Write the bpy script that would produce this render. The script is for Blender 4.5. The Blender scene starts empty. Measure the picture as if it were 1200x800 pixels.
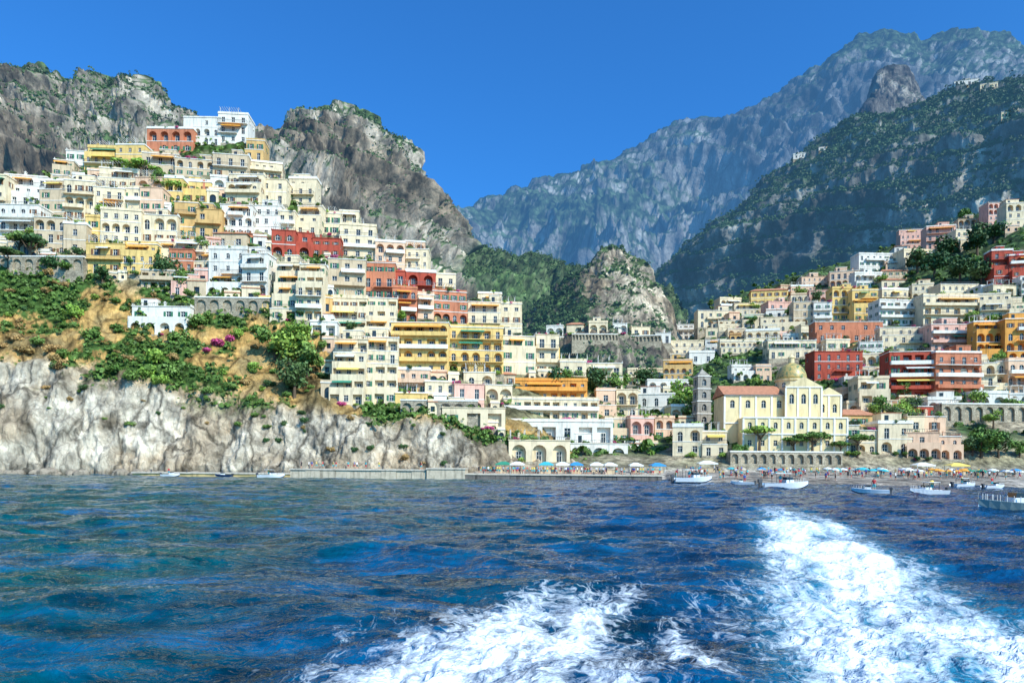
import bpy, math, random, time
import numpy as np
from mathutils import Vector, Matrix, noise
from mathutils.bvhtree import BVHTree
T00=time.time()
R=random.Random(11); NR=np.random.RandomState(5)
F=800.0; CX=600.0; CY=545.0; CH=3.0; ROLL=math.radians(0.5)
cr,sr=math.cos(ROLL),math.sin(ROLL)
scn=bpy.context.scene
COL=scn.collection
def pdir(px,py):
    u=(px-CX)/F; v=(CY-py)/F
    return Vector((u*cr-v*sr,1.0,u*sr+v*cr))
def link(o): COL.objects.link(o); return o
def top(o,label,cat,group=None,kind=None):
    o["label"]=label; o["category"]=cat
    if group:o["group"]=group
    if kind:o["kind"]=kind
    return o
# ---------------------------------------------------------------- materials
class NT:
    def __init__(s,name):
        s.m=bpy.data.materials.new(name); s.m.use_nodes=True; s.t=s.m.node_tree
        s.b=s.t.nodes['Principled BSDF']; s.out=s.t.nodes['Material Output']
    def n(s,ty,**k):
        x=s.t.nodes.new(ty)
        for a,b in k.items(): setattr(x,a,b)
        return x
    def l(s,a,b): s.t.links.new(a,b)
    def noise(s,vec,scale,detail=6,rough=.6,dist=0):
        x=s.n('ShaderNodeTexNoise'); x.inputs['Scale'].default_value=scale
        x.inputs['Detail'].default_value=detail; x.inputs['Roughness'].default_value=rough; x.inputs['Distortion'].default_value=dist
        s.l(vec,x.inputs['Vector']); return x.outputs['Fac']
    def mr(s,v,a,b,c,d):
        x=s.n('ShaderNodeMapRange'); s.l(v,x.inputs[0])
        for i,k in enumerate((a,b,c,d)): x.inputs[i+1].default_value=k
        return x.outputs[0]
    def math(s,op,a,b=None,clamp=False):
        x=s.n('ShaderNodeMath',operation=op); x.use_clamp=clamp
        for i,k in enumerate((a,b)):
            if k is None: continue
            if isinstance(k,(int,float)): x.inputs[i].default_value=k
            else: s.l(k,x.inputs[i])
        return x.outputs[0]
    def scale(s,c,f):
        x=s.n('ShaderNodeVectorMath',operation='SCALE')
        if isinstance(c,tuple): x.inputs[0].default_value=c
        else: s.l(c,x.inputs[0])
        if isinstance(f,(int,float)): x.inputs['Scale'].default_value=f
        else: s.l(f,x.inputs['Scale'])
        return x.outputs[0]
    def mix(s,f,a,b):
        x=s.n('ShaderNodeMix',data_type='RGBA')
        if isinstance(f,(int,float)): x.inputs[0].default_value=f
        else: s.l(f,x.inputs[0])
        for i,k in ((6,a),(7,b)):
            if isinstance(k,tuple): x.inputs[i].default_value=(*k[:3],1)
            else: s.l(k,x.inputs[i])
        return x.outputs[2]
    def mapping(s,vec,sc):
        x=s.n('ShaderNodeMapping'); x.inputs['Scale'].default_value=sc; s.l(vec,x.inputs[0]); return x.outputs[0]
    def bump(s,h,st,dist):
        x=s.n('ShaderNodeBump'); x.inputs['Strength'].default_value=st; x.inputs['Distance'].default_value=dist
        s.l(h,x.inputs['Height']); s.l(x.outputs[0],s.b.inputs['Normal'])
    def vor(s,vec,sc,feat='F1'):
        v=s.n('ShaderNodeTexVoronoi',feature=feat); v.inputs['Scale'].default_value=sc; s.l(vec,v.inputs['Vector']); return v
    def haze(s,h,hz):  # painted aerial haze: an even blue glow mixed into the surface itself
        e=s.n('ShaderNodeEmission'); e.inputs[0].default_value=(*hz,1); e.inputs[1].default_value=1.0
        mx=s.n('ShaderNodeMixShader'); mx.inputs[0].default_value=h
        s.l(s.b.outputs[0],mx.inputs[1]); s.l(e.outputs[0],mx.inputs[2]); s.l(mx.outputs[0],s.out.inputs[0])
    def pos(s): return s.n('ShaderNodeNewGeometry').outputs['Position']
    def obj(s): return s.n('ShaderNodeTexCoord').outputs['Object']
def stucco(name,rgb,rough=.85,grime=.3,sc=.35):
    t=NT(name); p=t.pos()
    a=t.noise(p,sc,4,.65); b=t.noise(t.mapping(p,(1.5,1.5,.18)),.9,4,.6)
    f=t.math('MULTIPLY',t.mr(a,.3,.7,1-grime*.5,1.1),t.mr(b,.32,.5,1-grime,1.02))
    t.l(t.scale(rgb,f),t.b.inputs['Base Color']); t.b.inputs['Roughness'].default_value=rough
    t.b.inputs['Specular IOR Level'].default_value=.2
    return t.m
def plain(name,rgb,rough=.6,metal=0,spec=.4,var=.15,sc=3):
    t=NT(name); f=t.mr(t.noise(t.obj(),sc,3,.6),.3,.7,1-var,1+var*.5)
    t.l(t.scale(rgb,f),t.b.inputs['Base Color']); t.b.inputs['Roughness'].default_value=rough
    t.b.inputs['Metallic'].default_value=metal; t.b.inputs['Specular IOR Level'].default_value=spec
    return t.m
C={ 'white':stucco('white_stucco',(.80,.735,.63),grime=.28),
 'cream':stucco('cream_stucco',(.80,.645,.42),grime=.3),
 'peach':stucco('peach_stucco',(.79,.52,.34),grime=.28),
 'yellow':stucco('yellow_stucco',(.80,.54,.19),grime=.32),
 'ochre':stucco('ochre_stucco',(.66,.41,.16)),
 'orange':stucco('orange_stucco',(.80,.36,.08),grime=.34),
 'beige':stucco('beige_stucco',(.62,.47,.30)),
 'red':stucco('red_stucco',(.46,.085,.05),grime=.38),
 'terracotta':stucco('terracotta_stucco',(.58,.21,.11),grime=.36),
 'pink':stucco('pink_stucco',(.78,.45,.34))}
def masonry():
    t=NT('stone_masonry'); p=t.pos(); mp=t.mapping(p,(1,1,1.5))
    v=t.vor(mp,1.6); ed=t.vor(mp,1.6,'DISTANCE_TO_EDGE')
    f=t.math('MULTIPLY',t.mr(t.noise(p,.4,5,.6),.3,.7,.6,1.2),t.mr(ed.outputs['Distance'],0,.12,.5,1))
    s=t.n('ShaderNodeSeparateColor'); t.l(v.outputs['Color'],s.inputs[0])
    f=t.math('MULTIPLY',f,t.mr(s.outputs[0],0,1,.75,1.15))
    t.l(t.scale((.48,.40,.28),f),t.b.inputs['Base Color']); t.b.inputs['Roughness'].default_value=.95
    return t.m
M_STONE=masonry()
def tilemat():
    t=NT('terracotta_tiles'); p=t.obj()
    w=t.n('ShaderNodeTexWave'); w.inputs['Scale'].default_value=1.6; w.inputs['Distortion'].default_value=.6; t.l(p,w.inputs['Vector'])
    f=t.math('MULTIPLY',t.mr(w.outputs['Fac'],0,1,.65,1.1),t.mr(t.noise(p,1.2,5,.7),.3,.7,.7,1.2))
    t.l(t.scale((.60,.25,.13),f),t.b.inputs['Base Color']); t.b.inputs['Roughness'].default_value=.85; return t.m
M_TILE=tilemat()
M_TRIM=stucco('white_trim',(.81,.76,.67),grime=.14)
M_GLASS=plain('dark_glass',(.025,.033,.04),.12,0,.5)
M_FRAME=plain('white_wood_frame',(.64,.61,.55),.5)
M_SHG=plain('green_shutter',(.04,.17,.09),.6); M_SHB=plain('brown_shutter',(.22,.10,.045),.6)
M_IRON=plain('dark_iron',(.09,.09,.095),.5,.3)
M_ROOF=stucco('roof_screed',(.62,.51,.38),grime=.45)
AWN={'orange':plain('orange_canvas',(.85,.36,.05),.8),'white':plain('white_canvas',(.80,.77,.70),.8),'green':plain('green_canvas',(.04,.27,.16),.8),'blue':plain('blue_canvas',(.04,.28,.55),.8),'yellow':plain('yellow_canvas',(.85,.62,.14),.8),'red':plain('red_canvas',(.6,.06,.05),.8),'teal':plain('teal_canvas',(.05,.45,.5),.8)}
# ---------------------------------------------------------------- mesh builder
class MB:
    def __init__(s): s.v=[]; s.f=[]; s.m=[]
    def quad(s,a,b,c,d,mi=0):
        i=len(s.v); s.v+=[a,b,c,d]; s.f.append((i,i+1,i+2,i+3)); s.m.append(mi)
    def poly(s,pts,mi=0):
        i=len(s.v); s.v+=list(pts); s.f.append(tuple(range(i,i+len(pts)))); s.m.append(mi)
    def box(s,x0,x1,y0,y1,z0,z1,mi=0,T=None):
        i=len(s.v); p=[(x0,y0,z0),(x1,y0,z0),(x1,y1,z0),(x0,y1,z0),(x0,y0,z1),(x1,y0,z1),(x1,y1,z1),(x0,y1,z1)]
        if T: p=[T(*q) for q in p]
        s.v+=p
        for f in ((0,3,2,1),(4,5,6,7),(0,1,5,4),(1,2,6,5),(2,3,7,6),(3,0,4,7)):
            s.f.append(tuple(i+k for k in f)); s.m.append(mi)
    def rev(s,prof,n,c=(0,0,0),mi=0,ph=0.0,cap=True):
        i=len(s.v)
        for r,z in prof:
            for k in range(n):
                a=2*math.pi*k/n+ph; s.v.append((c[0]+r*math.cos(a),c[1]+r*math.sin(a),c[2]+z))
        for j in range(len(prof)-1):
            for k in range(n):
                a=i+j*n+k; b=i+j*n+(k+1)%n; s.f.append((a,b,b+n,a+n)); s.m.append(mi)
        if cap:
            s.f.append(tuple(i+k for k in range(n))[::-1]); s.m.append(mi)
            j=len(prof)-1; s.f.append(tuple(i+j*n+k for k in range(n))); s.m.append(mi)
    def mesh(s,name,mats,smooth=False):
        me=bpy.data.meshes.new(name); me.from_pydata([tuple(q) for q in s.v],[],s.f)
        for m in mats: me.materials.append(m)
        me.polygons.foreach_set('material_index',s.m)
        if smooth: me.polygons.foreach_set('use_smooth',[True]*len(s.f))
        me.update(); return me
def npmesh(name,v,q,mats,smooth=False,fattr=None,cattr=None):
    me=bpy.data.meshes.new(name); n=len(v); m=len(q); k=q.shape[1]
    me.vertices.add(n); me.vertices.foreach_set('co',np.ascontiguousarray(v,dtype=np.float32).ravel())
    me.loops.add(m*k); me.loops.foreach_set('vertex_index',np.ascontiguousarray(q,dtype=np.int32).ravel())
    me.polygons.add(m); me.polygons.foreach_set('loop_start',np.arange(0,m*k,k,dtype=np.int32))
    me.polygons.foreach_set('use_smooth',np.full(m,smooth))
    me.update(calc_edges=True)
    for nm,a in (fattr or {}).items():
        at=me.attributes.new(nm,'FLOAT','POINT'); at.data.foreach_set('value',a.astype(np.float32))
    for nm,a in (cattr or {}).items():
        at=me.attributes.new(nm,'FLOAT_COLOR','POINT'); at.data.foreach_set('color',np.hstack([a,np.ones((n,1))]).astype(np.float32).ravel())
    for x in mats: me.materials.append(x)
    return me
def obj(name,me,parent=None,loc=(0,0,0),rz=0.0,sc=None):
    o=bpy.data.objects.new(name,me); o.location=loc; o.rotation_euler=(0,0,rz)
    if sc is not None: o.scale=sc if isinstance(sc,(tuple,list)) else (sc,sc,sc)
    if parent: o.parent=parent
    return link(o)
# ---------------------------------------------------------------- terrain
def terrain_mat(name,s1,sv,haze,hz=(.16,.36,.72),bd=1.0,streak=.25,contrast=1.0,crack=0,cs=1.0):
    t=NT(name); p=t.pos()
    a=t.n('ShaderNodeAttribute',attribute_name='col').outputs['Color']; vg=t.n('ShaderNodeAttribute',attribute_name='veg').outputs['Fac']
    n1=t.noise(p,s1,7,.72,.4); n2=t.noise(t.mapping(p,(1,1,streak)),s1*2.6,5,.65)
    n3=t.noise(p,s1*.25,3,.6)
    rk=t.math('MULTIPLY',t.mr(n1,.36,.62,1-.62*contrast,1+.35*contrast),t.mr(n2,.40,.58,1-.45*contrast,1.12))
    rk=t.math('MULTIPLY',rk,t.mr(n3,.35,.65,.75,1.2))
    if crack:
        dn=t.n('ShaderNodeTexNoise'); dn.inputs['Scale'].default_value=crack*1.2; dn.inputs['Detail'].default_value=4; t.l(p,dn.inputs['Vector'])
        dv=t.n('ShaderNodeVectorMath',operation='MULTIPLY_ADD'); t.l(dn.outputs['Color'],dv.inputs[0]); dv.inputs[1].default_value=(.8/crack,)*3; t.l(p,dv.inputs[2])
        c1=t.vor(t.mapping(dv.outputs[0],(1,1,.3)),crack,'DISTANCE_TO_EDGE').outputs['Distance']
        c2=t.vor(t.mapping(dv.outputs[0],(1,1,.5)),crack*3.1,'DISTANCE_TO_EDGE').outputs['Distance']
        cf=t.math('MULTIPLY',t.mr(c1,0,.07,1-.7*cs,1),t.mr(c2,0,.07,1-.35*cs,1)); rk=t.math('MULTIPLY',rk,cf)
    vo=t.vor(p,sv)
    vf=t.math('MULTIPLY',t.mr(vo.outputs['Distance'],.05,.75,1.4,.3),t.mr(t.noise(p,sv*.35,4,.6),.3,.7,.55,1.4))
    f=t.mix(vg,rk,vf)
    x=t.n('ShaderNodeVectorMath',operation='MULTIPLY'); t.l(a,x.inputs[0]); t.l(f,x.inputs[1])
    t.l(x.outputs[0],t.b.inputs['Base Color']); t.b.inputs['Roughness'].default_value=.95; t.b.inputs['Specular IOR Level'].default_value=.1
    t.bump(t.noise(t.mapping(p,(1,1,.6)),s1*1.3,6,.72),.9,bd*1.3)
    if haze>0: t.haze(haze,hz)  # haze painted into the ground material as glow, no air volume
    return t.m
def terrain(name,label,px0,px1,nc,rows,subs,amps,freq,zsc,mat,colfn,kind='fractal',octv=7,seed=0.0,H=.85,strata=None):
    pxs=np.linspace(px0,px1,nc); W=[]
    for r in rows:
        if r[0]=='p':
            a=np.array(r[1],float); py=np.interp(pxs,a[:,0],a[:,1]); D=np.interp(pxs,a[:,0],a[:,2])
            u=(pxs-CX)/F; v=(CY-py)/F; X=(u*cr-v*sr)*D; Z=CH+(u*sr+v*cr)*D
        elif r[0]=='z':
            a=np.array(r[2],float); D=np.interp(pxs,a[:,0],a[:,1]); X=(pxs-CX)/F*D; Z=np.full(nc,r[1])
        else:
            Xp,Dp,Zp=W[-1]; D=Dp+r[1]; X=Xp*(D/Dp); Z=Zp+r[2]
        W.append((X,D,Z))
    W=[np.stack(w,1) for w in W]
    pts=[];vv=[];am=[]
    for i in range(len(W)-1):
        for k in range(subs[i]):
            t=k/subs[i]; pts.append(W[i]*(1-t)+W[i+1]*t); vv.append(np.full(nc,i+t)); am.append(np.full(nc,amps[i]*(1-t)+amps[i+1]*t))
    pts.append(W[-1]); vv.append(np.full(nc,len(W)-1.0)); am.append(np.full(nc,amps[-1]))
    G=np.array(pts); V=np.array(vv); A=np.array(am); nr=G.shape[0]
    def nrm(G):
        du=np.gradient(G,axis=1); dv=np.gradient(G,axis=0); n=np.cross(du,dv); n/= (np.linalg.norm(n,axis=2,keepdims=True)+1e-9); return n
    n=nrm(G)
    for _ in range(6): n[1:-1]=(n[:-2]+n[1:-1]+n[2:])/3
    n/= (np.linalg.norm(n,axis=2,keepdims=True)+1e-9)
    fl=G.reshape(-1,3)*np.array([freq,freq,freq*zsc])+seed
    if kind=='ridged': d=np.array([noise.ridged_multi_fractal(Vector(q),H,2.1,octv,1.0,2.0)-1.0 for q in fl.tolist()])
    else: d=np.array([noise.fractal(Vector(q),H,2.1,octv) for q in fl.tolist()])
    d=d.reshape(nr,nc)
    if strata:
        ph=(G[...,2]*strata[0]+G[...,0]*strata[0]*.25+d*.7)%1.0; d=d+strata[1]*(np.where(ph<.75,ph/.75,(1-ph)/.25)-.5)
    G=G+n*(d*A)[...,None]
    n=nrm(G)
    c1=np.array([noise.fractal(Vector(q),.8,2.1,6) for q in (G.reshape(-1,3)*np.array([freq*.6,freq*.6,freq*.8])+seed+31.7).tolist()]).reshape(nr,nc)
    col,veg=colfn(G,n,V,c1,pxs)
    ids=np.arange(nr*nc).reshape(nr,nc)
    q=np.stack([ids[:-1,:-1],ids[:-1,1:],ids[1:,1:],ids[1:,:-1]],-1).reshape(-1,4)
    me=npmesh(name,G.reshape(-1,3),q,[mat],True,{'veg':veg.ravel()},{'col':np.clip(col,0,1).reshape(-1,3)})
    o=obj(name,me); top(o,label,'hill' if 'mountain' not in name else 'mountain',kind='structure')
    return dict(o=o,G=G,n=n,veg=veg,q=q,nr=nr,nc=nc,V=V,pxs=pxs)
def sm(x,a,b):
    t=np.clip((x-a)/(b-a),0,1); return t*t*(3-2*t)
def mixc(a,b,t): return np.array(a)*(1-t[...,None])+np.array(b)*t[...,None]
def bvh(T): return BVHTree.FromPolygons([tuple(x) for x in T['G'].reshape(-1,3).tolist()],T['q'].tolist())
def cast(px,py,trees):
    d=pdir(px,py).normalized(); o=Vector((0,0,CH)); best=None
    for b in trees:
        h=b.ray_cast(o,d,5000)
        if h[0] is not None and (best is None or h[3]<best[1]): best=(h[0],h[3])
    return best[0] if best else None
def colA(G,n,V,c,pxs):
    rock=mixc((.40,.31,.21),(.58,.50,.38),sm(c,-.3,.35))
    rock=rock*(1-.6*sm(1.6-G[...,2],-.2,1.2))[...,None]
    soil=mixc((.58,.34,.11),(.30,.21,.09),sm(c,-.05,.45))
    green=mixc((.07,.13,.03),(.16,.21,.05),sm(c,-.3,.3))
    town=mixc((.44,.36,.24),(.26,.24,.13),sm(c,-.2,.3))
    k=sm(V,1.85,2.3); col=rock*(1-k[...,None])+soil*k[...,None]
    k2=sm(V,3.6,4.2); col=col*(1-k2[...,None])+town*k2[...,None]
    veg=sm(-c+ (n[...,2]-.55)*.6,.05,.2)*sm(V,1.6,2.1)
    veg=np.maximum(veg,.9*sm(V,5.6,6))
    return col*(1-veg[...,None])+green*veg[...,None],veg
wl=[(-160,156),(0,156),(60,158),(150,160),(250,163),(300,164),(330,160),(450,158),(540,158),(620,162),(700,168),(840,178)]
def sh(l,d): return [(a,b+d) for a,b in l]
M_A=terrain_mat('headland_rock',.20,.55,0,bd=.9,streak=.2,crack=.10,contrast=.6,cs=1.0)
A=terrain('hill_headland','limestone sea cliff and terraced slope under hillside houses',-160,840,620,[
 ('z',-3,wl),('z',2.2,sh(wl,1)),
 ('p',[(-160,428,170),(0,424,170),(60,430,170),(120,440,171),(200,452,172),(260,466,172),(340,478,169),(400,484,167),(480,490,167),(540,500,168),(590,524,170),(640,541,172),(700,546,177),(840,552,184)]),
 ('p',[(-160,360,187),(0,360,187),(100,380,187),(200,395,187),(300,415,187),(380,440,182),(400,472,178),(480,478,178),(560,490,178),(610,514,180),(700,534,183),(840,548,190)]),
 ('p',[(-160,300,200),(0,300,200),(100,322,198),(200,340,198),(300,358,196),(380,385,190),(400,455,182),(480,468,181),(560,476,182),(620,494,184),(700,518,187),(840,545,195)]),
 ('p',[(-160,250,220),(0,245,220),(100,240,220),(200,245,222),(300,265,222),(380,300,218),(450,345,212),(520,380,208),(600,420,206),(700,470,202),(840,542,200)]),
 ('p',[(-160,222,240),(0,212,240),(100,198,243),(180,180,247),(230,166,249),(285,166,249),(310,195,248),(350,228,246),(400,268,243),(450,298,241),(500,325,239),(550,357,236),(600,386,231),(650,416,226),(700,445,219),(740,470,212),(790,505,205),(840,540,205)]),
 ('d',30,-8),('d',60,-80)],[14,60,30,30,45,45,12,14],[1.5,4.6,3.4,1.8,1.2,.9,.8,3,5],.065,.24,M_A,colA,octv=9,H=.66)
def colF(G,n,V,c,pxs):
    sand=mixc((.33,.27,.21),(.46,.39,.31),sm(c,-.3,.3))
    soil=mixc((.40,.32,.21),(.28,.24,.14),sm(c,-.3,.3))
    green=mixc((.05,.11,.03),(.10,.16,.05),sm(c,-.3,.3))
    k=sm(V,2.9,3.3); col=sand*(1-k[...,None])+soil*k[...,None]
    veg=sm(c,-.28,-.02)*sm(V,3.6,4.2); veg=np.maximum(veg,sm(V,6.3,7)*.9)
    return col*(1-veg[...,None])+green*veg[...,None],veg
M_F=terrain_mat('town_slope_ground',.3,.4,0.02,bd=.6)
Ft=terrain('hill_town_beach','grey shingle beach and town slope in a valley',540,1420,440,[
 ('z',-1.2,[(540,152),(780,150),(800,132),(900,128),(1420,118)]),('z',.25,[(540,156),(780,153),(800,136),(900,132),(1420,122)]),
 ('z',1.5,[(540,160),(780,158),(800,150),(1420,146)]),('z',1.9,[(540,166),(1420,164)]),
 ('p',[(540,528,182),(760,530,182),(850,522,182),(1000,515,180),(1420,505,178)]),
 ('p',[(540,470,220),(760,480,230),(850,470,225),(1000,465,215),(1420,450,210)]),
 ('p',[(540,450,270),(700,455,280),(770,450,280),(800,430,290),(850,420,285),(1000,400,270),(1200,385,260),(1420,370,250)]),
 ('p',[(540,446,300),(650,450,300),(770,446,320),(800,398,390),(850,360,380),(950,335,370),(1050,315,360),(1110,290,360),(1200,255,350),(1420,220,340)]),
 ('p',[(540,445,310),(650,449,310),(770,445,330),(800,394,420),(850,350,430),(950,320,430),(1050,290,425),(1110,264,420),(1200,235,410),(1420,190,400)]),
 ('d',60,-10)],[4,14,6,16,28,34,34,14,8],[.1,.12,.1,.2,.8,1.5,2.0,3.0,4,4],.05,.7,M_F,colF)
def colE(G,n,V,c,pxs):
    rock=mixc((.28,.21,.13),(.56,.45,.32),sm(c,-.3,.3)); green=mixc((.045,.085,.025),(.09,.14,.04),sm(c,-.3,.3))
    rock=rock*(1-.4*(1-sm(V,.8,1.2)))[...,None]
    lf=sm(-pxs,-705,-668)[None,:]
    veg=np.clip(sm(n[...,2]+c*.8+lf*.6,.60,.76),0,1)
    return rock*(1-veg[...,None])+green*veg[...,None],veg
M_E=terrain_mat('knoll_rock',.12,.3,.06,bd=1.2,crack=.07,cs=.8)
E=terrain('hill_knoll','brown rocky knoll with green scrub above the town',570,825,250,[
 ('p',[(570,460,330),(640,462,300),(700,466,290),(770,462,300),(825,460,330)]),('p',[(570,425,345),(640,398,318),(660,394,312),(720,392,310),(770,398,312),(790,410,322),(825,440,340)]),
 ('p',[(570,420,355),(640,386,330),(660,382,326),(720,379,324),(770,384,326),(790,398,336),(825,436,350)]),
 ('p',[(570,415,380),(595,392,375),(615,374,370),(640,352,366),(668,328,362),(695,306,360),(712,293,360),(728,290,360),(740,298,360),(754,312,360),(768,330,362),(780,352,365),(788,380,368),(800,410,370),(825,440,375)]),
 ('d',25,-12),('d',60,-60)],[50,8,80,10,14],[3,3,1.5,4.0,4,5],.045,.4,M_E,colE,kind='ridged',seed=9.3,H=.7)
def colD(G,n,V,c,pxs):
    rock=mixc((.17,.16,.14),(.54,.49,.41),sm(c,-.35,.4)); green=mixc((.035,.08,.03),(.07,.125,.045),sm(c,-.3,.3))
    veg=np.clip(sm(n[...,2]+c*.6,.48,.66)+sm(V+c*.3,2.15,2.45)*.9*sm(n[...,2]+c*.4,.12,.35)+ (1-sm(V+c*.3,.7,1.1)),0,1)
    return rock*(1-veg[...,None])+green*veg[...,None],veg
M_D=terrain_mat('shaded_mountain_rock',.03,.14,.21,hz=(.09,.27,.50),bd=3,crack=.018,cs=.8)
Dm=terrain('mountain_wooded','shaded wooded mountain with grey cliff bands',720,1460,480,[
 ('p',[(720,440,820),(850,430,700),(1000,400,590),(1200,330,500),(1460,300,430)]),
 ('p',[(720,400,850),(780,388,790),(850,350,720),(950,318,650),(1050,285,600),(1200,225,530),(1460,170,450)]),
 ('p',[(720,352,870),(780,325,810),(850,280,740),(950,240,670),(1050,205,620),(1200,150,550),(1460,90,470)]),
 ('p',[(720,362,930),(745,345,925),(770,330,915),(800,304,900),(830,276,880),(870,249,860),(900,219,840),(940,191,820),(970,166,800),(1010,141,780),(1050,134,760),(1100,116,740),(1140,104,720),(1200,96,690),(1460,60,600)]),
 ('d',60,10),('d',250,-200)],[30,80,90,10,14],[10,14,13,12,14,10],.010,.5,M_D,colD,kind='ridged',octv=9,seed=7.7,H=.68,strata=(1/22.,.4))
def colC(G,n,V,c,pxs):
    rock=mixc((.17,.17,.17),(.48,.45,.40),sm(c,-.3,.4)); green=mixc((.04,.08,.045),(.08,.12,.06),sm(c,-.3,.3))
    veg=sm(n[...,2]+c*.8-(V-1.5)*.12,.32,.46)
    return rock*(1-veg[...,None])+green*veg[...,None],veg
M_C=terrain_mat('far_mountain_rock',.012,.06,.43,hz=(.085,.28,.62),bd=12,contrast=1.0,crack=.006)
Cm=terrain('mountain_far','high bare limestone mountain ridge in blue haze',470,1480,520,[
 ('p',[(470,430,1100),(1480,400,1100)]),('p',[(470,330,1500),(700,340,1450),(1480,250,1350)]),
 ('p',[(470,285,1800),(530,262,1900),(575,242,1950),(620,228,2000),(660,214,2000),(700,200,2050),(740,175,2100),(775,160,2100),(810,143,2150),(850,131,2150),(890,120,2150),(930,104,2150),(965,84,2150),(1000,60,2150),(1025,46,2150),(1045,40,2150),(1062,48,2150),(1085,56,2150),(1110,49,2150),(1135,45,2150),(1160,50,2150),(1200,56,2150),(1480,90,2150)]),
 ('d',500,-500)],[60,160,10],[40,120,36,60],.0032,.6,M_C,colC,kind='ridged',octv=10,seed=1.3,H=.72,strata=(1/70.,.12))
M_T=terrain_mat('pinnacle_rock',.03,.1,.24,hz=(.08,.27,.60),bd=6,crack=.02)
def colT(G,n,V,c,pxs):
    rock=mixc((.12,.105,.09),(.36,.31,.25),sm(c,-.3,.3)); veg=sm(n[...,2]+c*.3,.6,.75); return mixc((0,0,0),(1,1,1),1-veg)*rock+np.array((.04,.08,.03))*veg[...,None],veg
Tm=terrain('mountain_pinnacle','rounded rock pinnacle rising from the ridge',1000,1095,130,[
 ('p',[(1000,165,1000),(1095,165,1000)]),('p',[(1000,145,1040),(1018,124,1040),(1048,122,1040),(1078,122,1040),(1095,140,1040)]),
 ('p',[(1000,150,1080),(1015,132,1080),(1021,98,1080),(1030,84,1075),(1040,78,1072),(1050,76,1072),(1062,79,1075),(1071,90,1080),(1078,112,1080),(1095,140,1080)]),
 ('d',40,-10),('d',80,-120)],[10,70,10,10],[6,9,5,8,5],.022,.4,M_T,colT,kind='ridged',seed=5.1,H=.7)
def colB(G,n,V,c,pxs):
    rock=mixc((.25,.19,.13),(.64,.53,.41),sm(c,-.35,.35)); green=mixc((.05,.10,.035),(.10,.155,.05),sm(c,-.3,.3))
    rk=sm(pxs,300,360)[None,:]*(1-sm(pxs,520,545))[None,:]
    veg=np.clip(sm(n[...,2]+c*1.0-rk*.04,.42,.54)+.9*sm(pxs[None,:]+c*40,522,550)+.35*sm(V+c,2.2,2.8)*(1-rk)*sm(n[...,2],.1,.4),0,1)
    return rock*(1-veg[...,None])+green*veg[...,None],veg
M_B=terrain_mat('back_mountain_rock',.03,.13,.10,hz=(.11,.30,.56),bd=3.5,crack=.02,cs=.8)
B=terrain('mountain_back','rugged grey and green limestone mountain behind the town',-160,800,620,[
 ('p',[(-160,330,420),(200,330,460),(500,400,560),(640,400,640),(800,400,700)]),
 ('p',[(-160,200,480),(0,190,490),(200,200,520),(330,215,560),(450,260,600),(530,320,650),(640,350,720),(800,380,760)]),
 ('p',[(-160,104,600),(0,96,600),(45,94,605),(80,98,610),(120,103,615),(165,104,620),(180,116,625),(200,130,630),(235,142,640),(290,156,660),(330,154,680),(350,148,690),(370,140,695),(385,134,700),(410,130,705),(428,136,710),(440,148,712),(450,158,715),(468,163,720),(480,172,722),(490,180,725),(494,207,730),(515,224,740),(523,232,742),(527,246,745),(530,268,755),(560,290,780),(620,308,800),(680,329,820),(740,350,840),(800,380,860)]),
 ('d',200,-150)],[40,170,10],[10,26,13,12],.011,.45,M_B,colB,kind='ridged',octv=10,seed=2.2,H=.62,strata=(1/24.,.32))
bA,bF,bE,bD,bB=bvh(A),bvh(Ft),bvh(E),bvh(Dm),bvh(B)
# ---------------------------------------------------------------- foliage
def leafmat(name,rgb,rgb2,haze=0):
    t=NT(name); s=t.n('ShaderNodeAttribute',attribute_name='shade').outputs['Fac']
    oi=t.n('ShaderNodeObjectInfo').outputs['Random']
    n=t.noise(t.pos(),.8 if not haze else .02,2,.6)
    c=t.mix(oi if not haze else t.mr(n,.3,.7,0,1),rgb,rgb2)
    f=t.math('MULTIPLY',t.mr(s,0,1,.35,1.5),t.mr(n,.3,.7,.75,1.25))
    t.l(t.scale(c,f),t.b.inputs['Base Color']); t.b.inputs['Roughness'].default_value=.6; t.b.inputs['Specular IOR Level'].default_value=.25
    if haze: t.haze(haze,(.09,.28,.50))  # far leaves carry the same painted haze glow
    return t.m
L_GREEN=leafmat('leaf_green',(.09,.17,.03),(.15,.23,.05)); L_BRIGHT=leafmat('leaf_bright',(.17,.28,.04),(.25,.34,.06)); L_DARK=leafmat('leaf_dark',(.04,.10,.03),(.08,.13,.04)); L_MAG=leafmat('leaf_magenta',(.42,.04,.12),(.50,.08,.20))
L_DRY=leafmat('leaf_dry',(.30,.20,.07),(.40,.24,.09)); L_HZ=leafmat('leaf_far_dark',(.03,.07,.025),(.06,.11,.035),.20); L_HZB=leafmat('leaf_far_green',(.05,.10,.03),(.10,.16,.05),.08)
M_BARK=plain('bark',(.12,.08,.05),.9)
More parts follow.
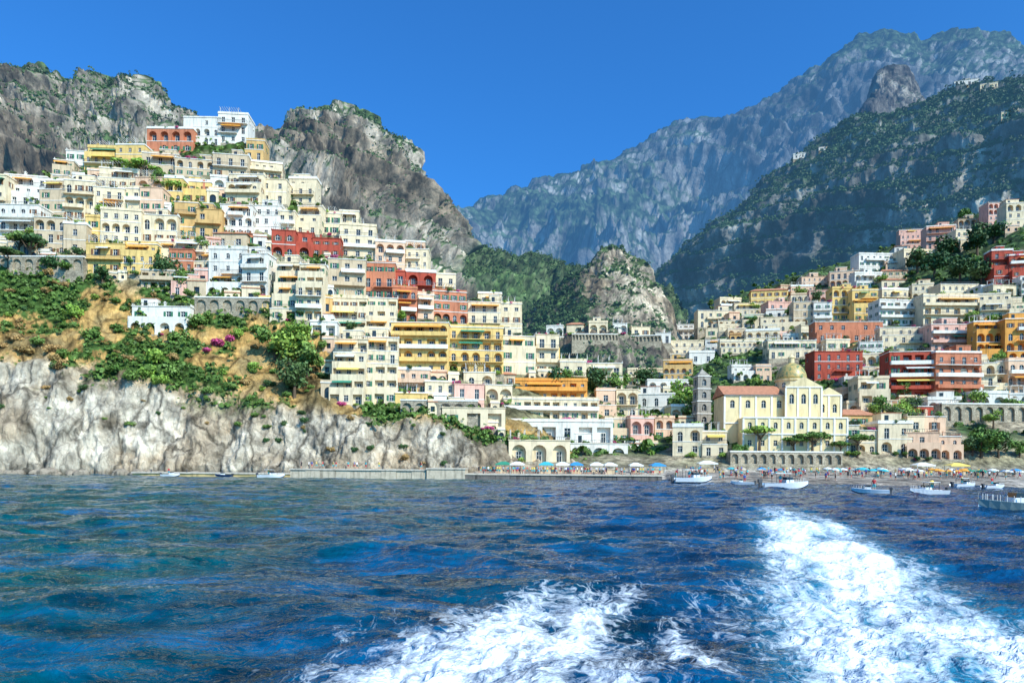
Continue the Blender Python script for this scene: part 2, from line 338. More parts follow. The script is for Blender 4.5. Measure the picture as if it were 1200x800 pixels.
def cloud(lobes,n,leaf):
    lob=np.array(lobes,float); w=(lob[:,3]*lob[:,4]*lob[:,5])**.67; idx=NR.choice(len(lob),n,p=w/w.sum())
    d=NR.normal(size=(n,3)); d/=np.linalg.norm(d,axis=1,keepdims=True)
    r=NR.uniform(.45,1.08,(n,1)); c=lob[idx,:3]+d*lob[idx,3:6]*r
    nn=d+NR.normal(size=(n,3))*.6; nn/=np.linalg.norm(nn,axis=1,keepdims=True)
    t=np.cross(nn,NR.normal(size=(n,3))); t/=np.linalg.norm(t,axis=1,keepdims=True); b=np.cross(nn,t)
    s=leaf*NR.uniform(.6,1.3,(n,1)); 
    v=np.stack([c-t*s-b*s*.6,c+t*s-b*s*.6,c+t*s*.7+b*s*.7,c-t*s*.7+b*s*.7],1).reshape(-1,3)
    q=np.arange(n*4).reshape(n,4)
    lsh=NR.uniform(.0,.5,len(lob))[idx]
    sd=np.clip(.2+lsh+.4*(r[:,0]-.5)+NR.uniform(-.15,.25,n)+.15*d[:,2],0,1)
    return v,q,np.repeat(sd,4)
def crown_lobes(kind):
    L=[]
    if kind=='round':
        for _ in range(11):
            a=R.uniform(0,6.28); r=R.uniform(0,.62); z=R.uniform(.55,1.25); s=R.uniform(.25,.5); L.append((r*math.cos(a),r*math.sin(a),z,s,s,s*.8))
    elif kind=='pine':
        for _ in range(12):
            a=R.uniform(0,6.28); r=R.uniform(0,.8); s=R.uniform(.2,.36); L.append((r*math.cos(a),r*math.sin(a),1.35-.25*r*r+R.uniform(-.06,.06),s,s,s*.45))
    elif kind=='cypress':
        for i in range(9):
            z=.25+i*.22; s=.22*(1-abs(i-3)/8); L.append((R.uniform(-.04,.04),R.uniform(-.04,.04),z,s,s,.24))
    else:
        for _ in range(8):
            a=R.uniform(0,6.28); r=R.uniform(0,.65); s=R.uniform(.25,.5); L.append((r*math.cos(a),r*math.sin(a),R.uniform(.1,.5),s,s,s*.75))
    return L
def trunk_mesh(kind):
    m=MB(); H=1.3 if kind=='pine' else .8
    m.rev([(.09,-.4),(.075,0),(.06,H*.4),(.045,H*.8)],7)
    for k in range(5):
        a=k*1.257+.3; b0=Vector((0,0,H*(.55+.05*k))); b1=Vector((.45*math.cos(a),.45*math.sin(a),H+.05))
        d=(b1-b0); s=d.cross(Vector((0,0,1))).normalized(); u=s.cross(d).normalized(); i=len(m.v)
        for p,r in ((b0,.035),(b1,.012)):
            for j in range(4):
                an=j*1.5708; m.v.append(tuple(p+s*(r*math.cos(an))+u*(r*math.sin(an))))
        for j in range(4): m.f.append((i+j,i+(j+1)%4,i+4+(j+1)%4,i+4+j)); m.m.append(0)
    return m.mesh('trunk',[M_BARK])
PROT={}
ALLM=(L_GREEN,L_BRIGHT,L_DARK)
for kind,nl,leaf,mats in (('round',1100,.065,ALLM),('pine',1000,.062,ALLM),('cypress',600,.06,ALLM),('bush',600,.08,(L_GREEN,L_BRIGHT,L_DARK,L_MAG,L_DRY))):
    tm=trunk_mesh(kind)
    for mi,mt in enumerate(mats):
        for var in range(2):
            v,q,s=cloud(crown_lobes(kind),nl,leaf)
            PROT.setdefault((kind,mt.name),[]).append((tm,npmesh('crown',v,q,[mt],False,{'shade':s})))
TN={'round':('tree','broadleaf tree'),'pine':('pine_tree','umbrella pine tree'),'cypress':('cypress_tree','slender dark cypress'),'bush':('bush','bush')}
CN={'leaf_green':'green','leaf_bright':'bright green','leaf_dark':'dark green','leaf_magenta':'magenta flowering','leaf_dry':'dry ochre'}
def plant(loc,kind,mt,s,where,group):
    tm,cm=R.choice(PROT[(kind,mt.name)])
    e=bpy.data.objects.new(TN[kind][0],None); e.empty_display_size=.3; link(e); e.location=loc; e.rotation_euler=(0,0,R.uniform(0,6.28)); e.scale=(s*R.uniform(.85,1.15),s*R.uniform(.85,1.15),s*R.uniform(.85,1.15))
    top(e,f"{CN[mt.name]} {TN[kind][1]} {where}",'tree' if kind!='bush' else 'bush',group)
    if kind!='bush' : obj('trunk',tm,e)
    else: obj('stem',tm,e,sc=(.5,.5,.4))
    obj('crown' if kind!='bush' else 'foliage',cm,e)
def scatter_stuff(name,label,T,n,size,mat,thr=.6,leafs=7,vmax=99,vmin=-1,sv=(.1,.7)):
    ok=np.where((T['veg'].ravel()>thr)&(T['V'].ravel()<vmax)&(T['V'].ravel()>vmin))[0]
    if len(ok)==0: return
    idx=NR.choice(ok,n); c=T['G'].reshape(-1,3)[idx]; s=size*NR.uniform(.35,1.5,(n,1))
    c=c+np.array([0,0,1])*s*.15+NR.normal(size=(n,3))*size*.5
    cc=np.repeat(c,leafs,0); ss=np.repeat(s,leafs,0); m=n*leafs
    d=NR.normal(size=(m,3)); d/=np.linalg.norm(d,axis=1,keepdims=True); d[:,2]=np.abs(d[:,2])*.8
    p=cc+d*ss*.5; nn=d+NR.normal(size=(m,3))*.35; nn/=np.linalg.norm(nn,axis=1,keepdims=True)
    t=np.cross(nn,NR.normal(size=(m,3))); t/=np.linalg.norm(t,axis=1,keepdims=True); b=np.cross(nn,t); k=ss*.28
    v=np.stack([p-t*k-b*k*.8,p+t*k-b*k*.7,p+t*k*.7+b*k,p-t*k*.8+b*k*.8],1).reshape(-1,3)
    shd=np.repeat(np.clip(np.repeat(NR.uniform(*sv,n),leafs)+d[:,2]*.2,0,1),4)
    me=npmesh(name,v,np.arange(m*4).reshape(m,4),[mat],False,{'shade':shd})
    o=obj(name,me); top(o,label,'vegetation',kind='stuff'); return o
scatter_stuff('cliff_scrub','patchy green scrub over ochre coastal slope',A,4200,1.1,L_GREEN,.5,9,vmin=1.6,vmax=4.3)
scatter_stuff('terrace_greenery','green shrubs between terraced houses',A,3400,1.3,L_GREEN,.4,9,vmin=4.0,vmax=7)
scatter_stuff('valley_greenery','green trees between houses in the valley town',Ft,4200,2.0,L_GREEN,.4,9,vmin=3.6)
scatter_stuff('knoll_scrub','dark green scrub on the rocky knoll',E,2600,1.5,L_HZB,.5,8)
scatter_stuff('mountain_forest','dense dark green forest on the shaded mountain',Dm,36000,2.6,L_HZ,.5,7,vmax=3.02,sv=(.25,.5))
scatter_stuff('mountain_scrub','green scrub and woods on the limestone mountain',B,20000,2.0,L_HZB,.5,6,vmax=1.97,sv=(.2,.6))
# ---------------------------------------------------------------- buildings
def outline(c,w,b,t,arch,n=8):
    l=c-w/2; r=c+w/2
    if not arch: return [(l,b),(r,b),(r,t),(l,t)]
    ra=min(w/2,(t-b)*.6)
    return [(l,b),(r,b)]+[(c+math.cos(math.pi*k/n)*w/2,t-ra+math.sin(math.pi*k/n)*ra) for k in range(n+1)]
def facade(mb,T,x0,x1,z0,z1,cells,mi):
    n=len(cells); cw=(x1-x0)/n; out=[]
    q=lambda a,b,c,d:mb.quad(T(a,0,c),T(b,0,c),T(b,0,d),T(a,0,d),mi) if (b-a>1e-4 and d-c>1e-4) else None
    for i,k in enumerate(cells):
        a=x0+i*cw; b=a+cw
        if k is None: q(a,b,z0,z1); continue
        kind,w,hb,ht,arch,dep=k; c=(a+b)/2; w=min(w,cw*.86); l=c-w/2; r=c+w/2; Bz=z0+hb; Tz=min(z0+ht,z1-.12)
        q(a,l,z0,z1); q(r,b,z0,z1); q(l,r,z0,Bz); q(l,r,Tz,z1)
        o=outline(c,w,Bz,Tz,arch)
        if arch:
            arc=o[2:]; h=len(arc)//2
            mb.poly([T(r,0,Tz)]+[T(p[0],0,p[1]) for p in arc[:h+1]],mi)
            mb.poly([T(l,0,Tz)]+[T(p[0],0,p[1]) for p in arc[h:]],mi)
        for j in range(len(o)):
            p=o[j]; s=o[(j+1)%len(o)]; mb.quad(T(p[0],0,p[1]),T(s[0],0,s[1]),T(s[0],dep,s[1]),T(p[0],dep,p[1]),mi)
        if kind=='l': mb.quad(T(l-.0,dep,Bz),T(r,dep,Bz),T(r,dep,Tz),T(l,dep,Tz),mi); out.append(('door',c,dep-.06,Bz,min(1.3,w*.55),min(2.5,(Tz-Bz)*.78),False))
        else: out.append(('window' if kind=='w' else 'door',c,dep-.02,Bz,w,Tz-Bz,arch))
    return out
WC={}
def winmesh(w,h,arch,sh,kind):
    key=(round(w,1),round(h,1),arch,sh,kind)
    if key in WC: return WC[key]
    m=MB(); o=outline(0,w,0,h,arch); m.poly([(p[0],0,p[1]) for p in o],0)
    fw=.11
    m.box(-w/2,-w/2+fw,-.06,-.003,0,h*(.7 if arch else 1),1); m.box(w/2-fw,w/2,-.06,-.003,0,h*(.7 if arch else 1),1)
    m.box(-.05,.05,-.06,-.003,0,h*.98,1); m.box(-w/2+fw,w/2-fw,-.055,-.004,h*.62,h*.62+.09,1)
    if kind=='window': m.box(-w/2-.12,w/2+.12,-.34,-.25,-.1,0,1)
    if sh:
        for s in (-1,1):
            x=s*(w/2+w*.24+.03); m.box(x-w*.23,x+w*.23,-.34,-.29,0.02,h*(.75 if arch else .98),2)
    me=m.mesh(kind,[M_GLASS,M_FRAME,M_SHG if sh!=2 else M_SHB]); WC[key]=me; return me
def put_openings(outs,parent,T,rz,sh):
    for kind,c,d,z,w,h,arch in outs:
        s=sh if (kind=='window' and w<2.0) else 0
        obj(kind,winmesh(w,h,arch,s,kind),parent,T(c,d,z),rz)
def balcony(x0,x1,y0,y1,z,solid,wm):
    m=MB(); m.box(x0,x1,y0,y1,z-.18,z,0)
    if solid:
        m.box(x0,x1,y0,y0+.14,z,z+.95,0); m.box(x0,x0+.14,y0+.14,y1,z,z+.95,0); m.box(x1-.14,x1,y0+.14,y1,z,z+.95,0)
    else:
        m.box(x0,x1,y0,y0+.07,z+.95,z+1.03,1); 
        n=max(2,int((x1-x0)/.32))
        for i in range(n+1):
            x=x0+.03+(x1-x0-.06)*i/n; m.box(x-.025,x+.025,y0+.01,y0+.06,z,z+.95,1)
        for s in (x0+.035,x1-.035): m.box(s-.03,s+.03,y0+.07,y1,z+.95,z+1.03,1)
    return m.mesh('balcony',[wm,M_IRON])
NHOUSE=[0]; RECT=[]; NUMW={1:'one',2:'two',3:'three',4:'four',5:'five',6:'six',7:'seven',8:'eight',9:'nine'}
def house_at(loc,W,H,col,opt,yaw,where,group,fh=3.9,deep=8.5,base=7.0):
    rr=random.Random(int(loc.x*17+loc.z*31+W*7))
    wm=C[col]; tr=M_TRIM if col!='white' else C['white']
    e=bpy.data.objects.new('hillside_house',None); e.empty_display_size=1; link(e); e.location=loc; e.rotation_euler=(0,0,yaw)
    hotel='h' in opt
    nf=max(1,int(round(H/fh))); f=H/nf; k=f/3.5
    n=max(1,int(round(W/(rr.uniform(2.8,3.6)*k)))); off=0; Dp=deep+(nf*1.1 if 's' in opt else 0)
    mb=MB(); hw=W/2; wsh=rr.choice([0,0,1,1,2]); far=loc.y>330; ws=rr.uniform(.85,1.05)
    allout=[]; arches='a' in opt; aw=[]; bal=[]
    fstyle=rr.choice([0,1,2]); afl=rr.sample(range(nf),max(1,int(nf*.6))) if arches else []
    for fl in range(nf):
        z0=fl*f; z1=z0+f; hasb=False
        if fl>0 and ('s' in opt or rr.random()<.3):
            st=rr.uniform(1.1,1.8) if 's' in opt else rr.uniform(1.5,3)
            if Dp-off-st>3.5:
                if rr.random()<.5: mb.box(-hw,hw,off,off+.15,z0+.01,z0+.9,0)
                else: bal.append(('r',off,z0,-hw-.05,hw+.05))
                off+=st
                if rr.random()<(.6 if hotel else .4): aw.append((off,z0))
        elif fl>0 and (hotel or ('b' in opt and rr.random()<.8)):
            hasb=True
            if hotel or n<3 or rr.random()<.6: bal.append(('b',off,z0,-hw+.1,hw-.1))
            else:
                cw=W/n; a=rr.randint(0,n-2); b=rr.randint(a+1,n-1); bal.append(('b',off,z0,-hw+a*cw+.2,-hw+(b+1)*cw-.2))
            if rr.random()<(.45 if hotel else .2): aw.append((off,z0))
        cells=[]; pl=rr.random()<.35
        for i in range(n):
            x=rr.random()
            if fl in afl: cells.append(('l',2.3*k,.02*k if fl else .02,2.8*k,True,1.3) if x<.85 else ('d',1.2*k,.03,2.4*k,True,.25))
            elif x<.1 and not hotel: cells.append(None)
            elif hotel and x<.5: cells.append(('l',2.3*k,.02,2.6*k,False,1.2))
            elif hasb or pl: cells.append(('d',1.25*k*ws,.03,2.4*k,fstyle==0 and arches,.25) if x<.75 else ('w',1.1*k*ws,1.0*k,2.35*k,False,.25))
            else: cells.append(('w',1.15*k*ws,.95*k,2.4*k,fstyle==1 and arches,.25))
        T=(lambda o:(lambda x,y,z:(x,o+y,z)))(off); allout.append((facade(mb,T,-hw,hw,z0,z1,cells,0),T,0.0))
        ns=max(1,int((Dp-off)/(3.4*k)))
        Tr=(lambda o:(lambda s,y,z:(hw-y,o+s,z)))(off); Tl=(lambda s,y,z:(-hw+y,Dp-s,z))
        wc=('w',1.0*k*ws,1.0*k,2.3*k,False,.25)
        sc=[(wc if (rr.random()<.6 and not far and i<2) else None) for i in range(ns)]
        allout.append((facade(mb,Tr,0,Dp-off,z0,z1,sc,0),Tr,math.pi/2))
        sc=[(wc if (rr.random()<.5 and not far and i>=ns-2) else None) for i in range(ns)]
        allout.append((facade(mb,Tl,0,Dp-off,z0,z1,sc,0),Tl,-math.pi/2))
        mb.quad((-hw,off,z1),(hw,off,z1),(hw,Dp,z1),(-hw,Dp,z1),2)
        mb.quad((hw,Dp,z0),(-hw,Dp,z0),(-hw,Dp,z1),(hw,Dp,z1),0)
        if fl>0 and not hasb: mb.box(-hw-.05,hw+.05,off-.09,off-.004,z0-.1,z0+.08,1)
    obj('wall',mb.mesh('wall',[wm,tr,M_ROOF]),e)
    fb=MB(); fb.box(-hw-.15,hw+.15,-.16,Dp*.8,-base,-.004,0); obj('foundation',fb.mesh('foundation',[M_STONE]),e)
    for o,T,rz in allout: put_openings(o,e,T,rz,wsh)
    for ty,o,z,xa,xb in bal:
        sol=rr.random()<(.7 if hotel else .45)
        if ty=='b': obj('balcony',balcony(xa,xb,o-1.25,o-.004,z+.02,sol,tr if rr.random()<.5 else wm),e)
        else: obj('balcony',balcony(xa,xb,o-.1,o+1.0,z+.03,False,tr),e)
    for o,z in aw:
        m=MB(); x0=-hw*rr.uniform(.2,.95); x1=hw*rr.uniform(.2,.95); zz=z+2.7*k
        m.box(x0,x1,-1.7,-.01,0,.06,0,lambda x,y,zc:(x,o+y,zz+zc+y*.22))
        m.box(x0,x1,-1.74,-1.7,-.3,.05,0,lambda x,y,zc:(x,o+y,zz+zc-.37))
        obj('awning',m.mesh('awning',[AWN['orange' if col=='orange' else rr.choice(['white','white','orange','yellow','orange','green'])]]),e)
    rf=MB(); o=off
    if 't' in opt:
        y0=o-.4;y1=Dp+.3;x0=-hw-.4;x1=hw+.4;zz=H+.02;rz_=H+min(W,Dp)*.22; my=(y0+y1)/2; ix=min(W*.3,3)
        rf.quad((x0,y0,zz),(x1,y0,zz),(x1-ix,my,rz_),(x0+ix,my,rz_)); rf.quad((x1,y1,zz),(x0,y1,zz),(x0+ix,my,rz_),(x1-ix,my,rz_))
        rf.poly([(x1,y0,zz),(x1,y1,zz),(x1-ix,my,rz_)]); rf.poly([(x0,y1,zz),(x0,y0,zz),(x0+ix,my,rz_)]); rf.box(x0,x1,y0,y1,zz-.15,zz-.01,0)
        rm=[M_TILE]
    else:
        rf.box(-hw-.18,hw+.18,o-.18,Dp+.1,H+.004,H+.2,0); pz=H+rr.choice([.5,.8,1.0])
        if rr.random()<.6: rf.box(-hw-.1,hw+.1,o-.1,o+.1,H+.2,pz,1)
        else:
            rf.box(-hw-.1,hw+.1,o-.06,o,H+.95,H+1.02,3)
            for px in np.linspace(-hw,hw,max(3,int(W/.5))): rf.box(px-.03,px+.03,o-.06,o,H+.2,H+.95,3)
        rf.box(-hw-.1,-hw+.1,o+.1,Dp,H+.2,pz,1); rf.box(hw-.1,hw+.1,o+.1,Dp,H+.2,pz,1)
        rf.box(-hw-.0,hw+.0,o+.1,Dp,H+.2,H+.22,2)
        rm=[tr if rr.random()<.6 else wm,wm if rr.random()<.6 else tr,M_ROOF,M_IRON]
    ro=obj('roof',rf.mesh('roof',rm),e)
    if rr.random()<.6 and 't' not in opt:
        m=MB(); x=rr.uniform(-hw*.7,hw*.7); y=rr.uniform(o+2,max(o+2.1,Dp-2)); hh=rr.uniform(1.0,1.8)
        m.box(x-.3,x+.3,y-.3,y+.3,H+.2,H+.25+hh,0); m.box(x-.4,x+.4,y-.4,y+.4,H+.25+hh,H+.4+hh,0); m.box(x-.2,x+.2,y-.2,y+.2,H+.4+hh,H+.65+hh,0)
        obj('chimney',m.mesh('chimney',[wm]),ro)
    z=rr.random()
    if z<.3 and 't' not in opt and W>6:
        m=MB(); x0=-hw+.5; x1=x0+min(W*.6,7); y0=o+.6;y1=o+3.8; hh=2.6
        for px in np.linspace(x0,x1,3):
            for py in (y0,y1): m.box(px-.07,px+.07,py-.07,py+.07,H+.22,H+hh,0)
        for px in np.linspace(x0-.2,x1+.2,9): m.box(px-.05,px+.05,y0-.3,y1+.3,H+hh,H+hh+.12,0)
        obj('pergola',m.mesh('pergola',[M_FRAME]),e)
    elif z<.65 and 't' not in opt and W>7:
        m=MB(); sw=min(rr.uniform(3,6),W*.6); x0=rr.uniform(-hw+.3,hw-sw-.3); m.box(x0,x0+sw,o+2.6,Dp-.3,H+.22,H+2.8,0); m.box(x0-.12,x0+sw+.12,o+2.48,Dp-.2,H+2.8,H+2.98,1); m.box(x0+.8,x0+1.8,o+2.55,o+2.59,H+.3,H+2.3,2)
        obj('roof_room',m.mesh('roof_room',[wm,tr if rr.random()<.6 else M_TILE,M_GLASS]),e)
    if rr.random()<.75:
        for _ in range(rr.randint(1,5)):
            lm=rr.choice([L_GREEN,L_BRIGHT,L_GREEN,L_DARK,L_MAG]) if not far else L_DARK; s=rr.uniform(.7,1.6)
            onroof=rr.random()<.5 and 't' not in opt
            obj('terrace_plant',PROT[('bush',lm.name)][0][1],e,(rr.uniform(-hw*.8,hw*.8),(o+.7) if onroof else -.7,(H+.25) if onroof else -.2),rr.uniform(0,6),(s*1.3,s*.8,s))
    des='with arched loggias' if arches else ('with balconies' if 'b' in opt or hotel else 'with shuttered windows' if wsh else 'with plain windows')
    top(e,f"{col} {NUMW.get(nf,'many')}-storey {'tile-roofed' if 't' in opt else 'flat-roofed'} house {des} {where}",'house',group)
    NHOUSE[0]+=1
SMB=MB(); CK=list(C.keys()); SI={k:i for i,k in enumerate(CK)}
def small_house(loc,W,H,col,yaw,fh):
    ca,sa=math.cos(yaw),math.sin(yaw); mi=SI[col]; g=len(CK); hw=W/2; Dp=7.0
    def T(x,y,z): return (loc.x+x*ca-y*sa,loc.y+x*sa+y*ca,loc.z+z)
    nf=max(1,round(H/fh)); f=H/nf; n=max(1,round(W/(3.0*f/3.4))); off=0
    for fl in range(nf):
        z0=fl*f; z1=z0+f
        if fl and R.random()<.35: SMB.box(-hw,hw,off,off+.15,z0+.01,z0+.9,mi,T); off+=1.3
        elif fl and R.random()<.4: SMB.box(-hw+.2,hw-.2,off-1.1,off-.004,z0-.1,z0+.05,g+1,T); SMB.box(-hw+.2,hw-.2,off-1.1,off-1.0,z0+.05,z0+.95,g+1 if R.random()<.5 else mi,T)
        ar=R.random()<.4; k=f/3.5; cells=[('w',1.9*k if ar else 1.15*k,.05 if ar else .9*k,2.6*k if ar else 2.35*k,ar,.4)]*n
        To=(lambda o:(lambda x,y,z:T(x,o+y,z)))(off)
        for (kd,c,d,z,w,h,a) in facade(SMB,To,-hw,hw,z0,z1,cells,mi): SMB.poly([To(p[0],d,p[1]) for p in outline(c,w,z,z+h,a)],g)
        for s in (-1,1): SMB.quad(T(s*hw,off,z0),T(s*hw,Dp,z0),T(s*hw,Dp,z1),T(s*hw,off,z1),mi)
        SMB.quad(T(-hw,off,z1),T(hw,off,z1),T(hw,Dp,z1),T(-hw,Dp,z1),g+2)
    SMB.box(-hw-.15,hw+.15,off-.2,Dp+.1,H+.005,H+.22,g+1 if R.random()<.7 else g+4,T); SMB.box(-hw-.1,hw+.1,off-.1,off+.1,H+.22,H+.8,mi,T)
    SMB.box(-hw-.1,hw+.1,-.12,Dp*.8,-9,-.004,g+3,T); SMB.quad(T(-hw,Dp,0),T(hw,Dp,0),T(hw,Dp,H),T(-hw,Dp,H),mi)
def house(x0,x1,yt,yb,col,opt,trees,yaw=0,where='on the steep hillside',group='houses stepped up the hillside',fh=3.9,deep=8.5,reg=True,base=7.0,maxw=46,dy=0,small=False):
    if reg: RECT.append((x0,x1,yt,yb))
    w=x1-x0
    if w>maxw and 'k' not in opt:
        a=x0+w*R.uniform(.38,.62); fp=R.choice([-1,1])*R.uniform(3,8)
        c2=col if (R.random()<.6 or col in('red','yellow','orange')) else R.choice(['white','cream','beige','cream','peach'])
        o2=opt if R.random()<.5 else R.choice(['b','bs','ab','a'])+('h' if 'h' in opt else '')
        house(x0,a,yt-max(0,fp)*.4,yb,col,opt,trees,yaw,where,group,fh,deep,False,base,maxw,dy+R.uniform(-.6,.6))
        house(a,x1,yt+max(0,fp),yb,c2,o2,trees,yaw+R.uniform(-.08,.08),where,group,fh,deep,False,base,maxw,dy+R.uniform(-1.6,1.2))
        return True
    h=cast((x0+x1)/2,yb,trees)
    if h is None: return None
    D=h.y; W=w/F*D; H=(yb-yt)/F*D
    if small: small_house(h+Vector((0,dy,0)),W,H,col,yaw,fh); return True
    house_at(h+Vector((0,dy,0)),W,H,col,opt,yaw,where,group,fh,deep,base); return True
LEFT=[(215,258,138,170,'white','a'),(256,290,134,168,'white','b'),(172,226,151,180,'terracotta','ak'),(98,168,169,202,'yellow','b'),(78,99,177,202,'white',''),(165,250,180,207,'beige','a'),(250,330,184,210,'beige','b'),(287,308,162,188,'ochre',''),
(-40,6,205,250,'cream','b'),(0,46,201,240,'white','b'),(-2,44,240,286,'white','ab'),(46,76,208,262,'beige',''),(42,102,258,300,'beige','a'),(76,110,212,260,'cream','ab'),(108,142,218,260,'cream','b'),
(192,242,208,238,'yellow','a'),(140,192,222,250,'cream','b'),(120,205,248,286,'cream','a'),(205,260,240,280,'ochre','b'),(265,336,204,240,'cream','ab'),(258,345,240,277,'white','ab'),(336,392,207,240,'cream','b'),
(100,182,285,322,'yellow','b'),(182,240,282,308,'cream',''),(198,250,292,318,'terracotta',''),(240,316,292,348,'white','ab'),(318,398,272,302,'red','a'),(316,378,302,376,'cream','hs'),
(345,420,240,276,'cream','a'),(398,440,262,304,'cream','b'),(385,428,304,350,'beige','b'),(385,464,345,400,'cream','hs'),(385,466,392,474,'cream','hs'),
(425,462,306,352,'terracotta','b'),(452,510,318,350,'red','ab'),(460,548,340,378,'terracotta','ab'),(440,498,284,322,'peach','ab'),(475,522,292,326,'cream','b'),
(458,525,378,438,'yellow','ahk'),(525,590,382,438,'yellow','ahk'),(510,560,322,352,'cream','b'),(548,612,352,392,'cream','b'),(588,655,392,440,'cream','b'),(618,656,396,424,'yellow',''),
(600,688,446,469,'orange','hk'),(590,702,468,492,'cream','hk'),(518,592,478,502,'cream','hk'),(656,730,424,458,'cream','b'),
(150,218,357,392,'white','ak'),(738,790,490,528,'pink','a'),(700,748,456,492,'peach','b'),(560,620,345,372,'cream','b'),
(590,718,494,518,'white','hk'),(596,668,516,541,'cream','ahk'),(668,736,520,542,'white','abk')]
for s in LEFT:
    house(*s,[bA],yaw=R.uniform(-.03,.2),where='on the steep seaside hill',fh=3.7)
RIGHT=[(1150,1215,374,424,'orange','ab'),(1120,1215,422,466,'cream','ab'),(1165,1215,294,334,'red','b'),(1158,1215,238,266,'pink','a'),(1058,1116,266,292,'pink','b'),(976,1032,338,376,'yellow','ab'),(1006,1050,298,320,'white','b'),
(1010,1044,442,492,'cream','hs'),(1044,1096,412,470,'red','hk'),(1096,1150,414,468,'terracotta','abk'),(1036,1092,382,412,'cream','bk'),(1092,1150,380,412,'pink','hk'),(958,1036,376,402,'terracotta','bk'),(955,1010,412,446,'red','bk'),(1030,1082,352,382,'white','hk'),(1082,1150,347,380,'cream','hk'),(1150,1215,346,374,'cream','b'),(902,958,398,420,'cream','bk'),(930,975,354,382,'beige','a'),
(1030,1068,496,532,'cream','a'),(1064,1126,508,538,'peach','as'),(1064,1110,488,508,'cream','b'),(985,1030,500,532,'cream','a'),(788,850,502,534,'cream','a'),(748,790,462,490,'white','a'),(778,812,420,446,'ochre','a'),(860,905,428,446,'white','a'),(735,772,458,478,'cream','b'),
(640,660,382,394,'white','a'),(664,684,380,392,'cream','t'),(690,712,378,391,'cream','a'),(718,735,379,391,'white','a'),(740,762,383,395,'cream','b'),(768,786,390,402,'white','b')]
for s in RIGHT:
    house(*s,[bF,bE],yaw=R.uniform(-.28,.05),where='in the valley town',fh=3.5,group='houses in the valley town',base=9,maxw=44)
RECT.append((838,992,412,530)); RECT.append((808,836,430,500))
def inpoly(x,y,pg):
    c=False; j=len(pg)-1
    for i in range(len(pg)):
        xi,yi=pg[i]; xj,yj=pg[j]
        if (yi>y)!=(yj>y) and x<(xj-xi)*(y-yi)/(yj-yi)+xi: c=not c
        j=i
    return c
def autofill(pg,tries,wr,hr,pal,trees,yr,where,group,fh,maxn,ov=.34,deep=8.5,small=False,shrink=.55):
    xs=[p[0] for p in pg]; ys=[p[1] for p in pg]; n=0
    for t in range(tries):
        if n>=maxn: break
        k=1-shrink*t/tries
        w=R.uniform(*wr)*k; h=R.uniform(*hr)*(.6+.4*k); x=R.uniform(min(xs),max(xs)); y=R.uniform(min(ys),max(ys))
        if not inpoly(x,y-2,pg): continue
        r=(x-w/2,x+w/2,y-h,y); bad=False; tot=0
        for q in RECT:
            ix=min(r[1],q[1])-max(r[0],q[0]); iy=min(r[3],q[3])-max(r[2],q[2])
            if ix>0 and iy>0: tot+=ix*iy
            if tot>ov*w*h: bad=True;break
        if bad: continue
        col=R.choices(*pal)[0]; opt=R.choice(['a','ab','b','ab','bs','s','h','h','a','t','a'])
        if house(*r,col,opt,trees,yaw=R.uniform(*yr),where=where,group=group,fh=fh,deep=deep,maxw=99,small=small): n+=1
    return n
PL=(['white','cream','peach','yellow','ochre','beige','red','pink','terracotta'],[16,38,10,7,6,17,1,3,3])
PR=(['white','cream','peach','yellow','ochre','beige','red','pink','terracotta'],[26,34,8,5,4,10,3,5,5])
PGL=[(-10,225),(90,210),(170,195),(300,200),(400,275),(500,335),(600,397),(700,450),(760,488),(790,512),(790,538),(620,534),(560,500),(470,478),(385,466),(378,375),(240,350),(100,322),(-10,292)]
PGR=[(735,475),(790,412),(800,398),(850,366),(900,352),(960,332),(1040,306),(1100,284),(1200,250),(1215,262),(1100,300),(1050,325),(1050,345),(1215,342),(1215,470),(1130,485),(1000,505),(850,500),(790,530)]
aa=autofill(PGL,16000,(26,50),(18,38),PL,[bA],(-.03,.3),'on the steep seaside hill','houses stepped up the hillside',3.7,85)
ac=autofill(PGR,16000,(24,54),(11,20),PR,[bF],(-.3,.1),'in the valley town','houses in the valley town',3.4,max(10,290-NHOUSE[0]),shrink=.5)
s1=autofill(PGL,12000,(12,24),(10,22),PL,[bA],(-.03,.3),'','',3.7,170,ov=.6,small=True)
s2=autofill(PGR,16000,(12,30),(8,15),PR,[bF],(-.3,.1),'','',3.4,240,ov=.6,small=True)
s3=autofill([(640,470),(735,470),(790,480),(790,455),(700,458),(640,455)],600,(12,24),(8,13),PR,[bF,bE],(-.2,.2),'','',3.4,14,ov=.4,small=True)
so_=obj('small_houses',SMB.mesh('small_houses',[C[k] for k in CK]+[M_GLASS,M_TRIM,M_ROOF,M_STONE,M_TILE])); top(so_,'many small pastel houses packed between the larger ones','house',kind='stuff')
for x0,x1,yt,yb in ((1120,1145,94,101),(1150,1168,98,103),(930,944,180,186),(1175,1195,130,138),(960,972,172,177)):
    house(x0,x1,yt,yb,R.choice(['white','cream']),'',[bD],yaw=-.3,where='high on the mountain',group='houses high on the mountain',fh=4.5,reg=False)
